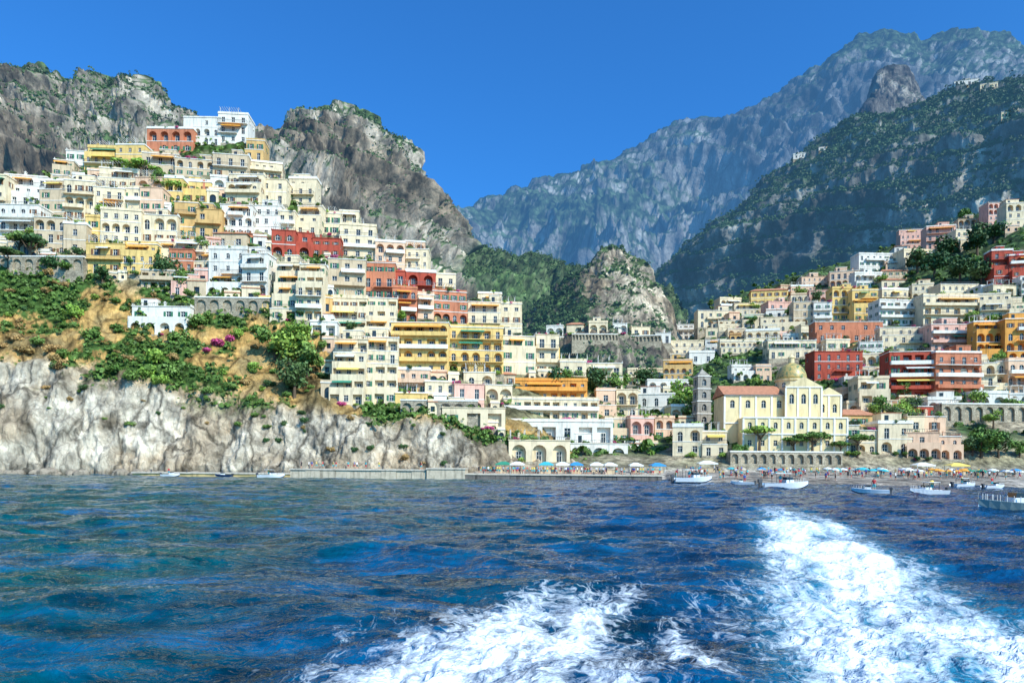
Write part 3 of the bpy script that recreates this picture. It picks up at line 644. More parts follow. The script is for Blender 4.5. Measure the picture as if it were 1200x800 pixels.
def rwall(x0,x1,yt,yb,trees,n,lab,yaw=None):
    h=cast((x0+x1)/2,yb,trees); D=h.y; W=(x1-x0)/F*D; H=(yb-yt)/F*D
    m=MB(); T=lambda x,y,z:(x,y,z)
    cw=W/n; facade(m,T,-W/2,W/2,-.0,H,[('l',cw*.7,.1,H*.85,True,.6)]*n,0)
    m.box(-W/2-.1,W/2+.1,-.15,1.2,H+.003,H+.35,1); m.box(-W/2,W/2,.7,3.5,-6,H,0); m.box(-W/2,W/2,-.0,.69,-6,-.003,0)
    o=obj('retaining_wall',m.mesh('retaining_wall',[M_STONE,M_TRIM]),None,h+Vector((0,-.8,0)),R.uniform(-.05,.1) if yaw is None else yaw); top(o,lab,'wall','stone retaining walls')
rwall(0,100,302,318,[bA],7,'grey stone retaining wall with blind arches below houses')
rwall(634,672,395,402,[bE],10,'stone road wall with arches across the rocky knoll',.3)
rwall(670,724,392,399,[bE],14,'stone road wall with arches across the rocky knoll',.0)
rwall(722,774,394,401,[bE],12,'stone road wall with arches across the rocky knoll',-.2)
rwall(1100,1215,474,494,[bF],9,'long stone retaining wall with blind arches behind beach')
rwall(855,985,530,544,[bF],12,'low cream arcaded wall along the beach promenade')
rwall(470,560,470,488,[bA],6,'arched stone wall under terraced hotel')
rwall(230,320,350,366,[bA],6,'arched stone wall under white villa')
# ---------------------------------------------------------------- church
hc=cast(915,528,[bF]); kx=hc.y/F
def cxx(p): return (p-915)*kx
def czz(p): return (528-p)*kx
CHm=stucco('church_plaster',(.81,.64,.35),grime=.25)
def domemat():
    t=NT('majolica_dome'); p=t.obj(); v=t.vor(p,2.2)
    s=t.n('ShaderNodeSeparateColor'); t.l(v.outputs['Color'],s.inputs[0])
    c=t.mix(t.mr(s.outputs[0],.45,.55,0,1),(.56,.38,.12),(.38,.31,.11)); c=t.mix(t.mr(s.outputs[1],.78,.83,0,1),c,(.16,.22,.09))
    t.l(c,t.b.inputs['Base Color']); t.b.inputs['Roughness'].default_value=.4; return t.m
M_DOME=domemat()
ch=bpy.data.objects.new('church',None); link(ch); ch.location=hc; ch.rotation_euler=(0,0,-.06)
top(ch,'cream church with green and yellow tiled dome above the beach','church')
def block(name,x0,x1,y0,y1,z0,z1,nx,rows,mat=CHm,trim=True,base=0):
    m=MB(); T=lambda x,y,z:(x,y0+y,z); outs=[]
    fhh=(z1-z0)/len(rows)
    for i,(kind,w,b,t,ar) in enumerate(rows):
        cells=[(kind,w,b,t,ar,.35 if kind=='w' else 1.2)]*nx if kind else [None]
        outs+=facade(m,T,x0,x1,z0+i*fhh,z0+(i+1)*fhh,cells,0)
        if trim: m.box(x0-.1,x1+.1,y0-.22,y0-.004,z0+(i+1)*fhh-.2,z0+(i+1)*fhh+.15,1)
    m.quad((x1,y0,z0-base),(x1,y1,z0-base),(x1,y1,z1),(x1,y0,z1)); m.quad((x0,y1,z0-base),(x0,y0,z0-base),(x0,y0,z1),(x0,y1,z1))
    m.quad((x1,y1,z0-base),(x0,y1,z0-base),(x0,y1,z1),(x1,y1,z1)); m.quad((x0,y0,z1),(x1,y0,z1),(x1,y1,z1),(x0,y1,z1))
    if base: m.quad((x0,y0,z0-base),(x1,y0,z0-base),(x1,y0,z0),(x0,y0,z0))
    if trim:
        for i in range(nx+1):
            x=x0+(x1-x0)*i/nx; m.box(x-.22,x+.22,y0-.14,y0-.003,z0,z1-.25,1)
    o=obj(name,m.mesh(name,[mat,M_TRIM]),ch); put_openings(outs,ch,T,0,0); return o
block('lower_wing',cxx(868),cxx(985),-3,6,0,czz(490),8,[('w',1.0,1.2,2.6,False),('w',1.0,1.4,3.0,True)],base=6)
block('nave_wall',cxx(852),cxx(925),2,14,0,czz(462),4,[(None,1.3,3,5.5,True),('w',1.2,4,6.0,True)],base=6)
block('transept_wall',cxx(921),cxx(962),.5,16,0,czz(453),3,[(None,1,1,2,False),('w',1.2,4,6.5,True)])
block('facade_wall',cxx(958),cxx(986),1.5,15,0,czz(462),2,[(None,1,1,2,False),('w',1.1,2.8,5.0,True)])
m=MB(); x0,x1,y0,y1=cxx(850),cxx(920.6),1.4,14.5; z=czz(461.5); zr=czz(448); my=(y0+y1)/2
m.quad((x0,y0,z),(x1,y0,z),(x1,my,zr),(x0,my,zr)); m.quad((x1,y1,z),(x0,y1,z),(x0,my,zr),(x1,my,zr)); m.poly([(x1,y0,z),(x1,y1,z),(x1,my,zr)]); m.poly([(x0,y1,z),(x0,y0,z),(x0,my,zr)])
obj('nave_roof',m.mesh('nave_roof',[M_TILE]),ch)
for (pa,pb,zl,zh,ya) in ((920,963,452.6,441,.3),(957,987,461.6,453,1.3)):
    m=MB(); x0,x1=cxx(pa),cxx(pb); z=czz(zl); mx=(x0+x1)/2; zh=czz(zh)
    m.poly([(x0,ya,z),(x1,ya,z),(mx,ya,zh)],0); m.poly([(x0,ya+.9,z),(mx,ya+.9,zh),(x1,ya+.9,z)],0)
    m.quad((x0,ya,z),(mx,ya,zh),(mx,ya+.9,zh),(x0,ya+.9,z),1); m.quad((mx,ya,zh),(x1,ya,z),(x1,ya+.9,z),(mx,ya+.9,zh),1)
    obj('pediment',m.mesh('pediment',[CHm,M_TRIM]),ch)
r=18*kx; cc=(cxx(940),9,czz(456)); zt=czz(440)-czz(456)
m=MB(); m.rev([(r*1.02,-1.5),(r*1.02,zt-.5),(r*1.1,zt-.4),(r*1.1,zt)],16,cc)
obj('drum',m.mesh('drum',[CHm]),ch)
for a in range(16):
    if a%2: continue
    an=-math.pi*a/8; x=cc[0]+math.cos(an)*r*1.03; y=cc[1]+math.sin(an)*r*1.03
    obj('window',winmesh(1.0,1.9,True,0,'door'),ch,(x,y,cc[2]+.6),an+math.pi/2)
prof=[(r*math.cos(t),zt+.02+r*1.16*math.sin(t)) for t in np.linspace(0,1.45,12)]
m=MB(); m.rev(prof,32,cc); obj('dome',m.mesh('dome',[M_DOME],True),ch)
m=MB(); zz=zt+r*1.14; m.rev([(.8,zz),(.8,zz+1.3),(1.0,zz+1.4),(.65,zz+1.9),(.1,zz+2.3),(.05,zz+3.0)],10,cc); obj('lantern',m.mesh('lantern',[CHm]),ch)
hb=cast(822,500,[bF]); kb=hb.y/F
M_TOW=stucco('grey_tower_stone',(.36,.32,.26),grime=.4,sc=1)
bt=bpy.data.objects.new('bell_tower',None); link(bt); bt.location=hb; bt.rotation_euler=(0,0,.12); top(bt,'grey stone square bell tower with arched belfry openings','bell tower')
wt=8.5*kb; m=MB(); outs=[]; lv=4; Ht=58*kb; fh=Ht/lv
for i in range(lv):
    w_=wt*(1-.04*i); 
    for T,rz in (((lambda x,y,z,w_=w_:(x,-w_+y,z)),0),((lambda x,y,z,w_=w_:(w_-y,x,z)),math.pi/2),((lambda x,y,z,w_=w_:(-x,w_-y,z)),math.pi),((lambda x,y,z,w_=w_:(-w_+y,-x,z)),-math.pi/2)):
        outs.append((facade(m,T,-w_,w_,i*fh,(i+1)*fh,[('w',w_*.65,fh*.28,fh*.78,True,.5)],0),T,rz))
    m.box(-w_-.2,w_+.2,-w_-.2,w_+.2,(i+1)*fh-.02,(i+1)*fh+.22,1)
m.box(-wt-.1,wt+.1,-wt-.1,wt+.1,-8,-.003,0)
obj('wall',m.mesh('wall',[M_TOW,M_TRIM]),bt)
for o,T,rz in outs: put_openings(o,bt,T,rz,0)
m=MB(); m.rev([(wt*1.1,0),(wt*1.1,.5),(wt*.9,.6),(.1,2.2),(.06,3.2)],4,(0,0,Ht+.2),ph=math.pi/4); obj('spire',m.mesh('spire',[M_TOW]),bt)
# ---------------------------------------------------------------- trees
for x,y,k,mt,s in ((890,535,'pine',L_BRIGHT,5.2),(930,535,'pine',L_GREEN,3.6),(952,536,'pine',L_GREEN,5.0),(985,536,'pine',L_GREEN,3.2),(1005,536,'pine',L_GREEN,4.0),(1150,536,'round',L_GREEN,5.0),(1170,536,'round',L_DARK,4.2),(1140,534,'round',L_DARK,3.4),(1195,536,'round',L_GREEN,3.2),(868,540,'round',L_GREEN,2.6),
  (800,482,'round',L_BRIGHT,6),(805,492,'round',L_GREEN,5),(340,430,'round',L_BRIGHT,6.5),(360,440,'round',L_GREEN,6),(350,410,'round',L_BRIGHT,5),(345,465,'round',L_DARK,6),(322,420,'round',L_GREEN,5),
  (1130,490,'cypress',L_DARK,3.5),(840,500,'cypress',L_DARK,2.6),(1145,300,'round',L_DARK,9),(1110,305,'round',L_DARK,9),(1075,320,'round',L_DARK,8),(1165,285,'round',L_DARK,8),(1130,265,'round',L_GREEN,7),(1095,325,'round',L_DARK,8),(1125,330,'round',L_DARK,8),(1150,335,'round',L_DARK,7),
  (10,318,'pine',L_DARK,5),(35,315,'pine',L_DARK,6),(60,322,'round',L_DARK,4),(22,312,'pine',L_GREEN,6),(140,212,'pine',L_BRIGHT,5),(165,215,'pine',L_BRIGHT,6),(190,222,'round',L_GREEN,4),(205,228,'round',L_BRIGHT,4),(120,335,'round',L_DARK,4.5),(195,335,'round',L_DARK,5),(215,340,'round',L_GREEN,4),(185,325,'cypress',L_DARK,3.5),
  (650,462,'round',L_DARK,5),(672,458,'round',L_GREEN,4),(700,462,'round',L_DARK,5),(725,464,'round',L_GREEN,5),(755,460,'round',L_DARK,6)):
    h=cast(x,y,[bA,bF,bE])
    if h: plant(h,k,mt,s,'on the hillside' if y<500 else 'beside the beach','hillside trees' if y<500 else 'beach trees')
pgS=[(-10,305),(100,330),(230,352),(300,372),(378,390),(380,475),(330,478),(220,462),(150,448),(-10,425)]
n=0
for (x,y,mt,s) in ((85,372,L_BRIGHT,3.6),(80,360,L_GREEN,2.8),(185,425,L_BRIGHT,4),(175,440,L_BRIGHT,3.4),(190,450,L_BRIGHT,3.4),(205,440,L_GREEN,3.2),(255,405,L_MAG,3.2),(270,400,L_MAG,2.8),(240,412,L_MAG,2),(235,380,L_GREEN,4),(205,400,L_GREEN,4),(300,390,L_GREEN,4),(150,445,L_GREEN,3),(110,395,L_GREEN,3),(45,405,L_GREEN,3),(15,400,L_DRY,2.4)):
    h=cast(x,y,[bA]); plant(h,'bush',mt,s,'on the ochre slope above the cliff','bushes on the coastal slope')
while n<95:
    x=R.uniform(-5,380); y=R.uniform(305,490)
    if not inpoly(x,y,pgS): continue
    h=cast(x,y,[bA])
    if h: plant(h,'bush',R.choice([L_GREEN,L_GREEN,L_DARK,L_BRIGHT,L_DRY,L_DRY]),R.uniform(1.0,2.7),'on the ochre slope above the cliff','bushes on the coastal slope'); n+=1
for i in range(40):
    x=R.uniform(0,600); h=cast(x,np.interp(x,[0,200,400,600],[440,465,492,520])+R.uniform(-5,40),[bA])
    if h: plant(h,'bush',R.choice([L_GREEN,L_DRY,L_DARK]),R.uniform(.7,1.7),'clinging to the sea cliff','bushes on the sea cliff')
for i in range(130):
    x=R.uniform(0,780); y=R.uniform(170,520)
    h=cast(x,y,[bA])
    if h and y>160+x*.42 and y<300+x*.25: plant(h+Vector((0,-2.0,.8)),'bush' if R.random()<.6 else 'round',R.choice([L_GREEN,L_BRIGHT,L_DARK]),R.uniform(1.6,3.2),'among the terraced houses','trees among the houses')
for i in range(90):
    x=R.uniform(770,1200); y=R.uniform(330,500)
    h=cast(x,y,[bF])
    if h: plant(h+Vector((0,-1.5,.5)),R.choice(['bush','round','round']),R.choice([L_GREEN,L_DARK,L_BRIGHT]),R.uniform(2.0,3.8),'among the valley houses','trees among the houses')
# ---------------------------------------------------------------- piers
M_DECK=stucco('pier_deck',(.58,.50,.39),grime=.3)
def pier(x0,x1,y0,y1,zt,lab,mat):
    e=bpy.data.objects.new('pier',None); link(e); e.location=((x0+x1)/2,y0,0); top(e,lab,'pier'); w=(x1-x0)/2; d=y1-y0
    m=MB(); n=max(2,int(w*2/3.2))
    for i in range(n):
        a=-w+2*w*i/n; b=-w+2*w*(i+1)/n; j=R.uniform(-.08,.08); m.box(a+.03,b-.03,j,d,-2,zt-.32+R.uniform(-.03,.03),0)
    obj('quay_wall',m.mesh('quay_wall',[mat]),e)
    m=MB(); m.box(-w-.1,w+.1,-.25,d,zt-.28,zt,0); obj('deck',m.mesh('deck',[M_DECK]),e)
    for i in range(int(w*2/8)):
        m=MB(); m.rev([(.16,0),(.12,.1),(.12,.45),(.2,.5),(.16,.62)],8); o=obj('bollard',m.mesh('bollard',[M_IRON]),None,((x0+x1)/2-w+4+i*8,y0+.5,zt)); top(o,'small dark iron mooring bollard on the pier','bollard','mooring bollards')
X=lambda px,D:(px-600)/F*D
M_Q=stucco('quay_stone',(.56,.47,.34),grime=.45,sc=1.2); M_QD=stucco('dark_quay_stone',(.17,.15,.13),grime=.6,sc=1.2)
pier(X(155,153),X(345,153),153,160,.8,'low ochre concrete landing ledge below the cliff',stucco('ochre_quay',(.64,.46,.20),grime=.45))
pier(X(340,148),X(500,148),148,160,1.9,'pale stone jetty with flat top',M_Q)
pier(X(500,147.5),X(545,147.5),147.5,160,2.3,'raised stone block at the end of the jetty',M_Q)
pier(X(545,148),X(776,148),148,160,1.15,'long low dark stone pier with pale deck',M_QD)
M_RK=stucco('waterline_rock',(.32,.26,.19),grime=.6,sc=1)
for i in range(45):
    px=R.uniform(-20,560); D=np.interp(px,[a for a,b in wl],[b for a,b in wl])-R.uniform(.5,2.5)
    if 155<px<545 and R.random()<.6: continue
    s=R.uniform(.7,2.2); m=MB(); prof=[(s*math.cos(t),s*.7*math.sin(t)) for t in np.linspace(-1.3,1.45,7)]
    m.rev(prof,9); sd=R.uniform(0,99)
    m.v=[tuple(Vector(v)*(1+.45*noise.noise(Vector(v)/s*1.3+Vector((sd,0,0))))) for v in m.v]
    o=obj('boulder',m.mesh('boulder',[M_RK]),None,(X(px,D),D,.1),0); top(o,'rough grey limestone boulder at the cliff foot','rock','boulders at the waterline')
# ---------------------------------------------------------------- beach things
PC={}
def parasol(loc,c):
    e=bpy.data.objects.new('beach_umbrella',None); link(e); e.location=loc; s=R.uniform(.65,.85); e.scale=(s,s,s*1.05); top(e,f'{c} beach umbrella standing on the shingle beach','umbrella','beach umbrellas')
    if c not in PC:
        m=MB(); m.rev([(.035,0),(.035,2.35)],6); pm=m.mesh('pole',[M_FRAME]); m=MB()
        m.rev([(1.35,1.75),(1.3,1.95),(.7,2.2),(.05,2.36)],8,cap=False); PC[c]=(pm,m.mesh('canopy',[AWN[c]]))
    obj('pole',PC[c][0],e); obj('canopy',PC[c][1],e)
for cx_,nn_,cc_ in ((1025,10,'teal'),(1062,9,'white'),(1110,14,'orange'),(1150,8,'green'),(1185,8,'blue')):
    for i in range(nn_):
        px=R.gauss(cx_,12); D=R.uniform(143,153)
        if px<1198: parasol((X(px,D),D,1.15),cc_ if R.random()<.7 else 'white')
for i in range(10):
    px=R.uniform(850,1000); D=R.uniform(145,152); parasol((X(px,D),D,1.2),R.choice(['blue','white','white','teal']))
def canopy(px,D,z,w,c,lab):
    e=bpy.data.objects.new('market_stall',None); link(e); e.location=(X(px,D),D,z); e.rotation_euler=(0,0,R.uniform(-.1,.1)); top(e,lab,'stall','canvas kiosks by the pier')
    for sx in (-1,1):
        for y in (0,2.6):
            m=MB(); m.box(-.05,.05,-.05,.05,0,2.2); obj('post',m.mesh('post',[M_FRAME]),e,(sx*w/2,y,0))
    m=MB(); h=w/2+.2; a,b=2.15,2.75; m.quad((-h,-.3,a),(h,-.3,a),(h*.3,1.3,b),(-h*.3,1.3,b)); m.quad((h,2.9,a),(-h,2.9,a),(-h*.3,1.3,b),(h*.3,1.3,b)); m.quad((h,-.3,a),(h,2.9,a),(h*.3,1.3,b),(h*.3,1.3,b)); m.quad((-h,2.9,a),(-h,-.3,a),(-h*.3,1.3,b),(-h*.3,1.3,b))
    m.box(-h,h,-.32,-.28,1.9,a); obj('canopy',m.mesh('canopy',[AWN[c]]),e)
    m=MB(); m.box(-w/2+.2,w/2-.2,.3,1.0,0,1.0); m.box(-w/2+.1,w/2-.1,.2,1.1,1.0,1.08); obj('counter',m.mesh('counter',[C['beige']]),e)
for px,D,w,c in ((590,158,3.4,'green'),(606,157,3,'white'),(640,157,3,'teal'),(660,158,3,'white'),(676,157,2.6,'blue'),(700,158,3,'white'),(716,157,2.6,'white'),(746,158,2.8,'white'),(772,158,3,'blue'),(830,158,4,'white'),(1085,158,4,'white'),(1125,158,4,'yellow')):
    canopy(px,D,1.15 if px<780 else 1.75,w,c,f'{c} canvas topped kiosk with counter by the quay')
SK=plain('skin',(.55,.32,.22),.6); HAIR=plain('hair',(.05,.03,.02),.7)
CL=[plain('cloth_'+n_,c,.8) for n_,c in (('white',(.75,.75,.73)),('red',(.55,.05,.05)),('blue',(.04,.12,.4)),('black',(.03,.03,.035)),('yellow',(.7,.5,.1)),('teal',(.05,.4,.42)))]
def person_mesh(pose):
    J=[((0,0,.95),.15),((0,0,1.2),.14),((0,0,1.38),.15),((0,0,1.49),.06),((0,-.01,1.6),.095),((0,0,1.7),.085)]
    E_=[(0,1),(1,2),(2,3),(3,4),(4,5)]
    for s in (-1,1):
        a=.16*s if pose==1 else 0; b=len(J)
        J+=[((.19*s,0,1.40),.06),((.25*s,a,1.13),.045),((.27*s,a*1.6-.08,.9),.033),((.27*s,a*1.7-.11,.80),.038)]; E_+=[(2,b),(b,b+1),(b+1,b+2),(b+2,b+3)]
        b=len(J); c=-1.3*a
        J+=[((.1*s,0,.87),.1),((.11*s,c-.02,.48),.068),((.11*s,c*2+.02,.09),.042),((.11*s,c*2-.13,.04),.04)]; E_+=[(0,b),(b,b+1),(b+1,b+2),(b+2,b+3)]
    me=bpy.data.meshes.new('p'); me.from_pydata([j[0] for j in J],E_,[]); o=obj('tmp',me)
    o.modifiers.new('s','SKIN')
    if not me.skin_vertices:
        bpy.context.view_layer.objects.active=o; bpy.ops.mesh.customdata_skin_add()
    sv=me.skin_vertices[0].data
    for i,j in enumerate(J): sv[i].radius=(j[1],j[1]*(.75 if i in(0,1,2) else 1))
    sv[0].use_root=True
    o.modifiers.new('ss','SUBSURF').levels=1
    dg=bpy.context.evaluated_depsgraph_get(); r_=bpy.data.meshes.new_from_object(o.evaluated_get(dg)); bpy.data.objects.remove(o); return r_
PM=[]
for pose in (0,1):
    b=person_mesh(pose)
    for k in range(6):
        me=b.copy(); me.name='person'; me.materials.clear()
        for mt in (SK,CL[k],CL[(k*2+3)%6],HAIR): me.materials.append(mt)
        for p in me.polygons:
            c=p.center; p.use_smooth=True
            p.material_index=3 if c.z>1.64 or (c.z>1.55 and c.y>.03) else 0 if (c.z>1.46 or abs(c.x)>.24) else 1 if c.z>.98 else 2 if c.z>.55 else 0
        PM.append((me,k,pose))
cn=['white','red','blue','black','yellow','teal']
def person(loc,rz=None):
    me,k,po=R.choice(PM); o=obj('person',me,None,loc,R.uniform(0,6.28) if rz is None else rz); top(o,f"person in {cn[k]} top {'walking' if po else 'standing'} near the water",'person','people on the waterfront')
for i in range(90):
    px=R.uniform(560,774); D=R.uniform(149,156); person((X(px,D),D,1.15))
for i in range(16):
    px=R.uniform(350,495); D=R.uniform(149,157); person((X(px,D),D,1.9))
def beachz(px,D):
    h=bF.ray_cast(Vector((X(px,D),D,60)),Vector((0,0,-1))); return h[0].z if h[0] else 1
for i in range(180):
    px=R.uniform(790,1198); D=R.uniform(135,157); person((X(px,D),D,beachz(px,D)))
# ---------------------------------------------------------------- boats
M_HULLW=plain('white_gelcoat',(.82,.82,.82),.25,var=.05); M_HULLB=plain('navy_gelcoat',(.02,.05,.12),.25); M_WOOD=plain('varnished_wood',(.30,.14,.05),.35); M_HULLG=plain('grey_green_gelcoat',(.25,.32,.30),.3)
def boat(loc,rz,L,style,lab):
    e=bpy.data.objects.new('motorboat',None); link(e); e.location=loc; e.rotation_euler=(0,0,rz); top(e,lab,'boat','motorboats near the beach')
    hm={'navy':M_HULLB,'grey':M_HULLG,'wood':M_WOOD}.get(style,M_HULLW)
    S=11; m=MB(); bw=L*.17
    for i in range(S):
        t=i/(S-1); x=-L/2+L*t; w=bw*(1-max(0,(t-.45)/.55)**2.2); w=max(w,.02); zg=.085*L+.05*L*t**2; k=-.05*L+.09*L*max(0,(t-.7)/.3)**2
        m.v+=[(x,0,k),(x,w*.75,k+.035*L),(x,w,zg),(x,w*.9,zg+.02),(x,w*.86,zg-.06*L*(1 if t<.62 else 0)-.0)]
        m.v+=[(x,0,k),(x,-w*.75,k+.035*L),(x,-w,zg),(x,-w*.9,zg+.02),(x,-w*.86,zg-.06*L*(1 if t<.62 else 0))]
    for i in range(S-1):
        a=i*10; b=a+10
        for j in range(4): m.f.append((a+j,b+j,b+j+1,a+j+1)); m.m.append(1 if j==0 else 0)
        for j in range(5,9): m.f.append((b+j,a+j,a+j+1,b+j+1)); m.m.append(1 if j==5 else 0)
        m.f.append((a+4,b+4,b+9,a+9)); m.m.append(0)
    m.f.append((0,1,2,3,4,9,8,7,6)); m.m.append(0)
    obj('hull',m.mesh('hull',[hm,M_HULLB if style=='white' else M_HULLW]),e)
    T=lambda x,y,zc:(x+(.25*zc if x>0 else 0)*-1,y*(1-.12*zc),.09*L+zc)
    m=MB(); m.box(-.02*L,.16*L,-bw*.7,bw*.7,-.05*L,.09*L*.8,0,T); obj('cabin',m.mesh('cabin',[M_HULLW]),e)
    m=MB(); m.box(.02*L,.155*L,-bw*.66,bw*.66,.075*L,.13*L,0,T); obj('windshield',m.mesh('windshield',[M_GLASS]),e)
    if L>4.5 and style!='grey':
        m=MB(); m.box(-.25*L,.08*L,-bw*.75,bw*.75,.29*L,.305*L,0)
        for x in (-.23*L,.05*L):
            for y in (-bw*.68,bw*.68): m.box(x-.03,x+.03,y-.03,y+.03,.05*L,.29*L,1)
        obj('canopy',m.mesh('canopy',[AWN['white'] if style!='navy' else AWN['blue'],M_IRON]),e)
    m=MB(); m.box(-.3*L,-.2*L,-bw*.6,bw*.6,.02*L,.085*L,0); m.box(-.12*L,-.06*L,-bw*.5,bw*.5,.02*L,.09*L,0); obj('seat',m.mesh('seat',[AWN['blue']]),e)
    m=MB(); m.box(-.56*L,-.5*L,-.2,.2,-.05*L,.13*L,0); m.box(-.58*L,-.5*L,-.24,.24,.1*L,.17*L,0); obj('outboard_motor',m.mesh('outboard_motor',[M_IRON]),e)
    m=MB()
    for i in range(7):
        t=.6+.4*i/6; x=-L/2+L*t; w=bw*(1-max(0,(t-.45)/.55)**2.2)*.9; zg=.085*L+.05*L*t**2
        for s in (-1,1): m.box(x-.02,x+.02,s*w-.02,s*w+.02,zg,zg+.05*L+.15,0)
    obj('bow_rail',m.mesh('bow_rail',[M_FRAME]),e)
    if style in('white','grey'): person(Vector(loc)+Vector((-.1*L*math.cos(rz),-.1*L*math.sin(rz),.03*L)),rz)
boat((X(920,104),104,0),.05,7.2,'white','white motorboat with canopy moored off the beach')
boat((X(1020,85),85,0),2.7,4.2,'white','small white speedboat trailing a wake')
boat((X(1088,84),84,0),3.2,4.6,'white','white open motorboat with passenger aboard')
boat((X(1200,50),50,0),2.95,6,'grey','grey green motorboat heading to open water')
boat((X(812,131),131,.25),.1,7.5,'white','white tour boat pulled up at beach edge')
boat((X(870,122),122,0),2.9,4,'white','small white boat anchored off the beach')
boat((X(318,146),146,0),.1,5.5,'white','white motorboat tied at the stone jetty')
boat((X(262,150.5),150.5,0),3.0,4,'navy','small dark boat beside the landing ledge')
boat((X(200,151),151,0),.0,4,'white','small white boat beside the landing ledge')
boat((X(1130,118),118,0),.3,5,'white','white boat near the beach')
boat((X(1165,112),112,0),.2,4,'white','small white boat anchored near the beach')
# ---------------------------------------------------------------- sea
ys=np.concatenate([np.array([-80,-30,-5,2.0]),np.exp(np.linspace(math.log(5.0),math.log(240),760)),np.array([400,900,2500.])])
us=np.concatenate([[-30,-8,-3,-1.5],np.linspace(-.95,.95,680),[1.5,3,8,30]])
Y=np.repeat(ys[:,None],len(us),1); wsc=np.maximum(np.abs(ys),5)[:,None]; Xg=us[None,:]*wsc
Z=np.zeros_like(Xg); sp=wsc*.0050*np.ones_like(Xg)
inner=(Y>4.9)&(Y<241)&(np.abs(Xg/wsc)<1)
xi=Xg[inner].tolist(); yi=Y[inner].tolist()
def fr(sx,sy,z,H=.8,o=4,sk=0,fn=None):
    if fn=='r': a=np.array([noise.ridged_multi_fractal(Vector((x*sx+y*sk,y*sy,z)),H,2.1,o,1.0,2.0) for x,y in zip(xi,yi)])
    else: a=np.array([noise.fractal(Vector((x*sx+y*sk,y*sy,z)),H,2.1,o) for x,y in zip(xi,yi)])
    S=np.zeros_like(Xg); S[inner]=a; return S
for i in range(22):
    lam=1.6*(14/1.6)**(i/21.0); a=R.gauss(-1.8,.9); amp=.0100*lam**.95*R.uniform(.6,1.3); kx_,ky_=math.cos(a)*2*math.pi/lam,math.sin(a)*2*math.pi/lam
    ph=kx_*Xg+ky_*Y+R.uniform(0,6.28)+1.2*np.sin(Xg*.2*R.uniform(.5,1.8)+Y*.17*R.uniform(.5,1.6)+i)
    w=np.clip(lam/(sp*3.2)-.7,0,1); s=np.sin(ph); Z+=w*amp*(1-2*np.abs(np.sin(ph/2)))*.6+w*amp*s*.4
rg=fr(.30,.55,4,.95,5,fn='r')-1.0
Z+=rg*.11*np.clip(2.2/(sp*3)-.3,.25,1)
Z+=(fr(1.1,1.7,6,.8,4,sk=.2,fn='r')-1.0)*.028*np.clip(.6/(sp*3)-.3,0,1)
S=fr(.5,.10,0,sk=-.18); Tb=fr(1.6,1.3,3,.6,5); S2=fr(.35,.16,9,.7,4,sk=-.1)
hwid=2.7-.006*Y; dx=np.abs((Xg-(3.6+.325*Y))/hwid)
wk1=np.exp(-(dx**3.0))*np.clip((60-Y)/24,0,1)*1.12
tq=np.clip(np.exp(-((dx/1.12)**3))*np.clip((62-Y)/26,0,1)*(1+.3*S),0,1)
wk2=np.exp(-(np.abs((Xg-(-4.3+.37*Y))/(3.5-.03*np.minimum(Y,50)))**2.4))*np.clip((22-Y)/9,0,1)*.82
wk3=np.exp(-((Y-84)/1.0)**2)*np.exp(-((Xg-47)/2.5)**2)*.9+np.exp(-((Y-12.3)/3.0)**2)*np.exp(-((Xg-3.0)/.6)**2)*.85
mid=np.exp(-(np.abs((Xg-(-1.6+.34*Y))/(5.0))**4))*np.clip((60-Y)/50,0,1)*.30
foam=np.clip(np.maximum.reduce([wk1,wk2,wk3,mid])*(1+.7*S+.35*S2),0,1.1)
Z+=foam*Tb*.10
Z[~inner]=0; ei=np.clip((.95-np.abs(Xg/wsc))/.03,0,1); Z*=ei; Z*=np.clip((230-Y)/60,0,1)
nr,nc=Xg.shape; ids=np.arange(nr*nc).reshape(nr,nc); q=np.stack([ids[:-1,:-1],ids[:-1,1:],ids[1:,1:],ids[1:,:-1]],-1).reshape(-1,4)
t=NT('sea_water'); p=t.pos()
fa=t.n('ShaderNodeAttribute',attribute_name='foam').outputs['Fac']; tqa=t.n('ShaderNodeAttribute',attribute_name='churn').outputs['Fac']
dn=t.n('ShaderNodeTexNoise'); dn.inputs['Scale'].default_value=.9; dn.inputs['Detail'].default_value=4; t.l(p,dn.inputs['Vector'])
dv=t.n('ShaderNodeVectorMath',operation='MULTIPLY_ADD'); t.l(dn.outputs['Color'],dv.inputs[0]); dv.inputs[1].default_value=(1.8,1.8,0); t.l(p,dv.inputs[2])
rot=t.n('ShaderNodeMapping'); rot.inputs['Rotation'].default_value=(0,0,.33); rot.inputs['Scale'].default_value=(1,.42,1); t.l(dv.outputs[0],rot.inputs[0]); pm=rot.outputs[0]
lace=t.math('MAXIMUM',t.mr(t.vor(pm,1.5,'DISTANCE_TO_EDGE').outputs['Distance'],0,.15,1,0),t.math('MULTIPLY',t.mr(t.vor(pm,4.2,'DISTANCE_TO_EDGE').outputs['Distance'],0,.2,1,0),.85))
lace=t.math('MULTIPLY',lace,t.mr(tqa,.35,1,.8,.35))
nz=t.noise(pm,1.7,8,.78,1.0)
f1=t.math('ADD',t.math('MULTIPLY',lace,.38),t.math('MULTIPLY',nz,1.6))
f1=t.math('ADD',f1,t.math('MULTIPLY',fa,.95))
ff=t.mr(f1,1.34,1.92,0,1); ff=t.math('MULTIPLY',ff,t.mr(fa,.04,.2,0,1)); ff=t.math('POWER',t.math('MAXIMUM',ff,0.0),.9)
big=t.noise(p,.05,3,.6); med=t.noise(t.mapping(p,(.5,1.1,1)),.28,4,.6); fine=t.noise(t.mapping(p,(.5,1.4,1)),.9,4,.65,.4)
sx=t.n('ShaderNodeSeparateXYZ'); t.l(p,sx.inputs[0])
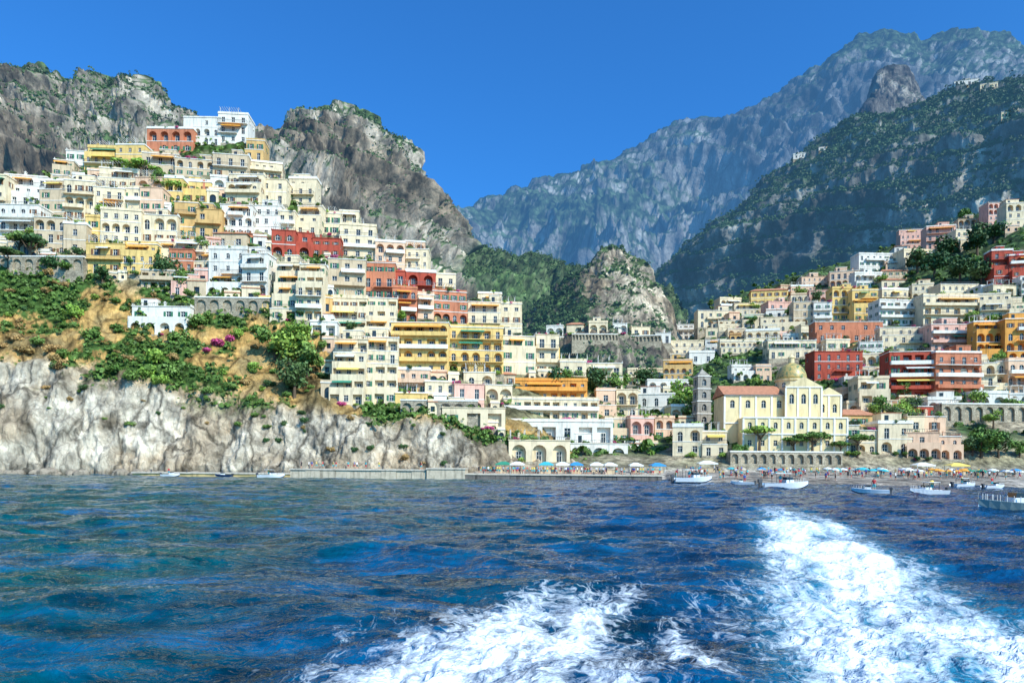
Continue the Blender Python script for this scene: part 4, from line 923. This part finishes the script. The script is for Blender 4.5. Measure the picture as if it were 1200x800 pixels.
deep=t.mix(t.mr(t.math('ADD',big,t.math('MULTIPLY',sx.outputs[0],-.020)),.38,.78,0,1),(.0,.034,.095),(.0,.062,.062))
deep=t.mix(t.mr(med,.47,.62,0,.75),deep,(.0,.085,.20))
deep=t.scale(deep,t.mr(fine,.38,.62,.45,1.45))
deep=t.mix(t.mr(tqa,.1,.9,0,.75),deep,(.02,.24,.37))
col=t.mix(ff,deep,(.86,.90,.92))
t.l(col,t.b.inputs['Base Color']); t.l(t.mr(ff,0,1,.04,.7),t.b.inputs['Roughness']); t.b.inputs['IOR'].default_value=1.33
t.b.inputs['Specular Tint'].default_value=(.18,.85,.95,1)
t.bump(t.noise(t.mapping(p,(1,1.4,1)),1.9,4,.62,.6),.8,.26)
me=npmesh('sea',np.stack([Xg,Y,Z],-1).reshape(-1,3),q,[t.m],True,{'foam':foam.ravel(),'churn':tq.ravel()})
sea=obj('sea',me); top(sea,'deep blue choppy sea with white foam wakes','sea',kind='structure')
# ---------------------------------------------------------------- world, sun, camera
sd=Vector((.58,-.66,.72)).normalized(); el=math.asin(sd.z); az=math.atan2(sd.x,sd.y)
w=bpy.data.worlds.new('World'); scn.world=w; w.use_nodes=True; nt=w.node_tree; bg=nt.nodes['Background']
sky=nt.nodes.new('ShaderNodeTexSky'); sky.sky_type='NISHITA'; sky.sun_disc=False; sky.sun_elevation=el; sky.sun_rotation=az; sky.ozone_density=2.0; sky.dust_density=3.0; sky.air_density=1.0
vm=nt.nodes.new('ShaderNodeVectorMath'); vm.operation='MULTIPLY'; vm.inputs[1].default_value=(.30,1.12,2.05)
nt.links.new(sky.outputs[0],vm.inputs[0]); nt.links.new(vm.outputs[0],bg.inputs[0]); bg.inputs[1].default_value=.12
sl=bpy.data.lights.new('sun','SUN'); sl.energy=5.0; sl.angle=math.radians(.5); sl.color=(1,.93,.79)
so=bpy.data.objects.new('sun',sl); link(so); so.rotation_euler=sd.to_track_quat('Z','Y').to_euler(); so.location=(100,-50,200)
cam=bpy.data.cameras.new('camera'); cam.lens=24; cam.sensor_width=36; cam.shift_y=145/1200; cam.clip_end=12000; cam.clip_start=.1
co=bpy.data.objects.new('camera',cam); link(co)
co.matrix_world=Matrix(((cr,-sr,0,0),(0,0,-1,0),(sr,cr,0,CH),(0,0,0,1)))
scn.camera=co
scn.view_settings.view_transform='Standard'; scn.view_settings.look='None'; scn.view_settings.exposure=0
print('done',len(bpy.data.objects),NHOUSE,aa,ac,s1,s2,time.time()-T00)
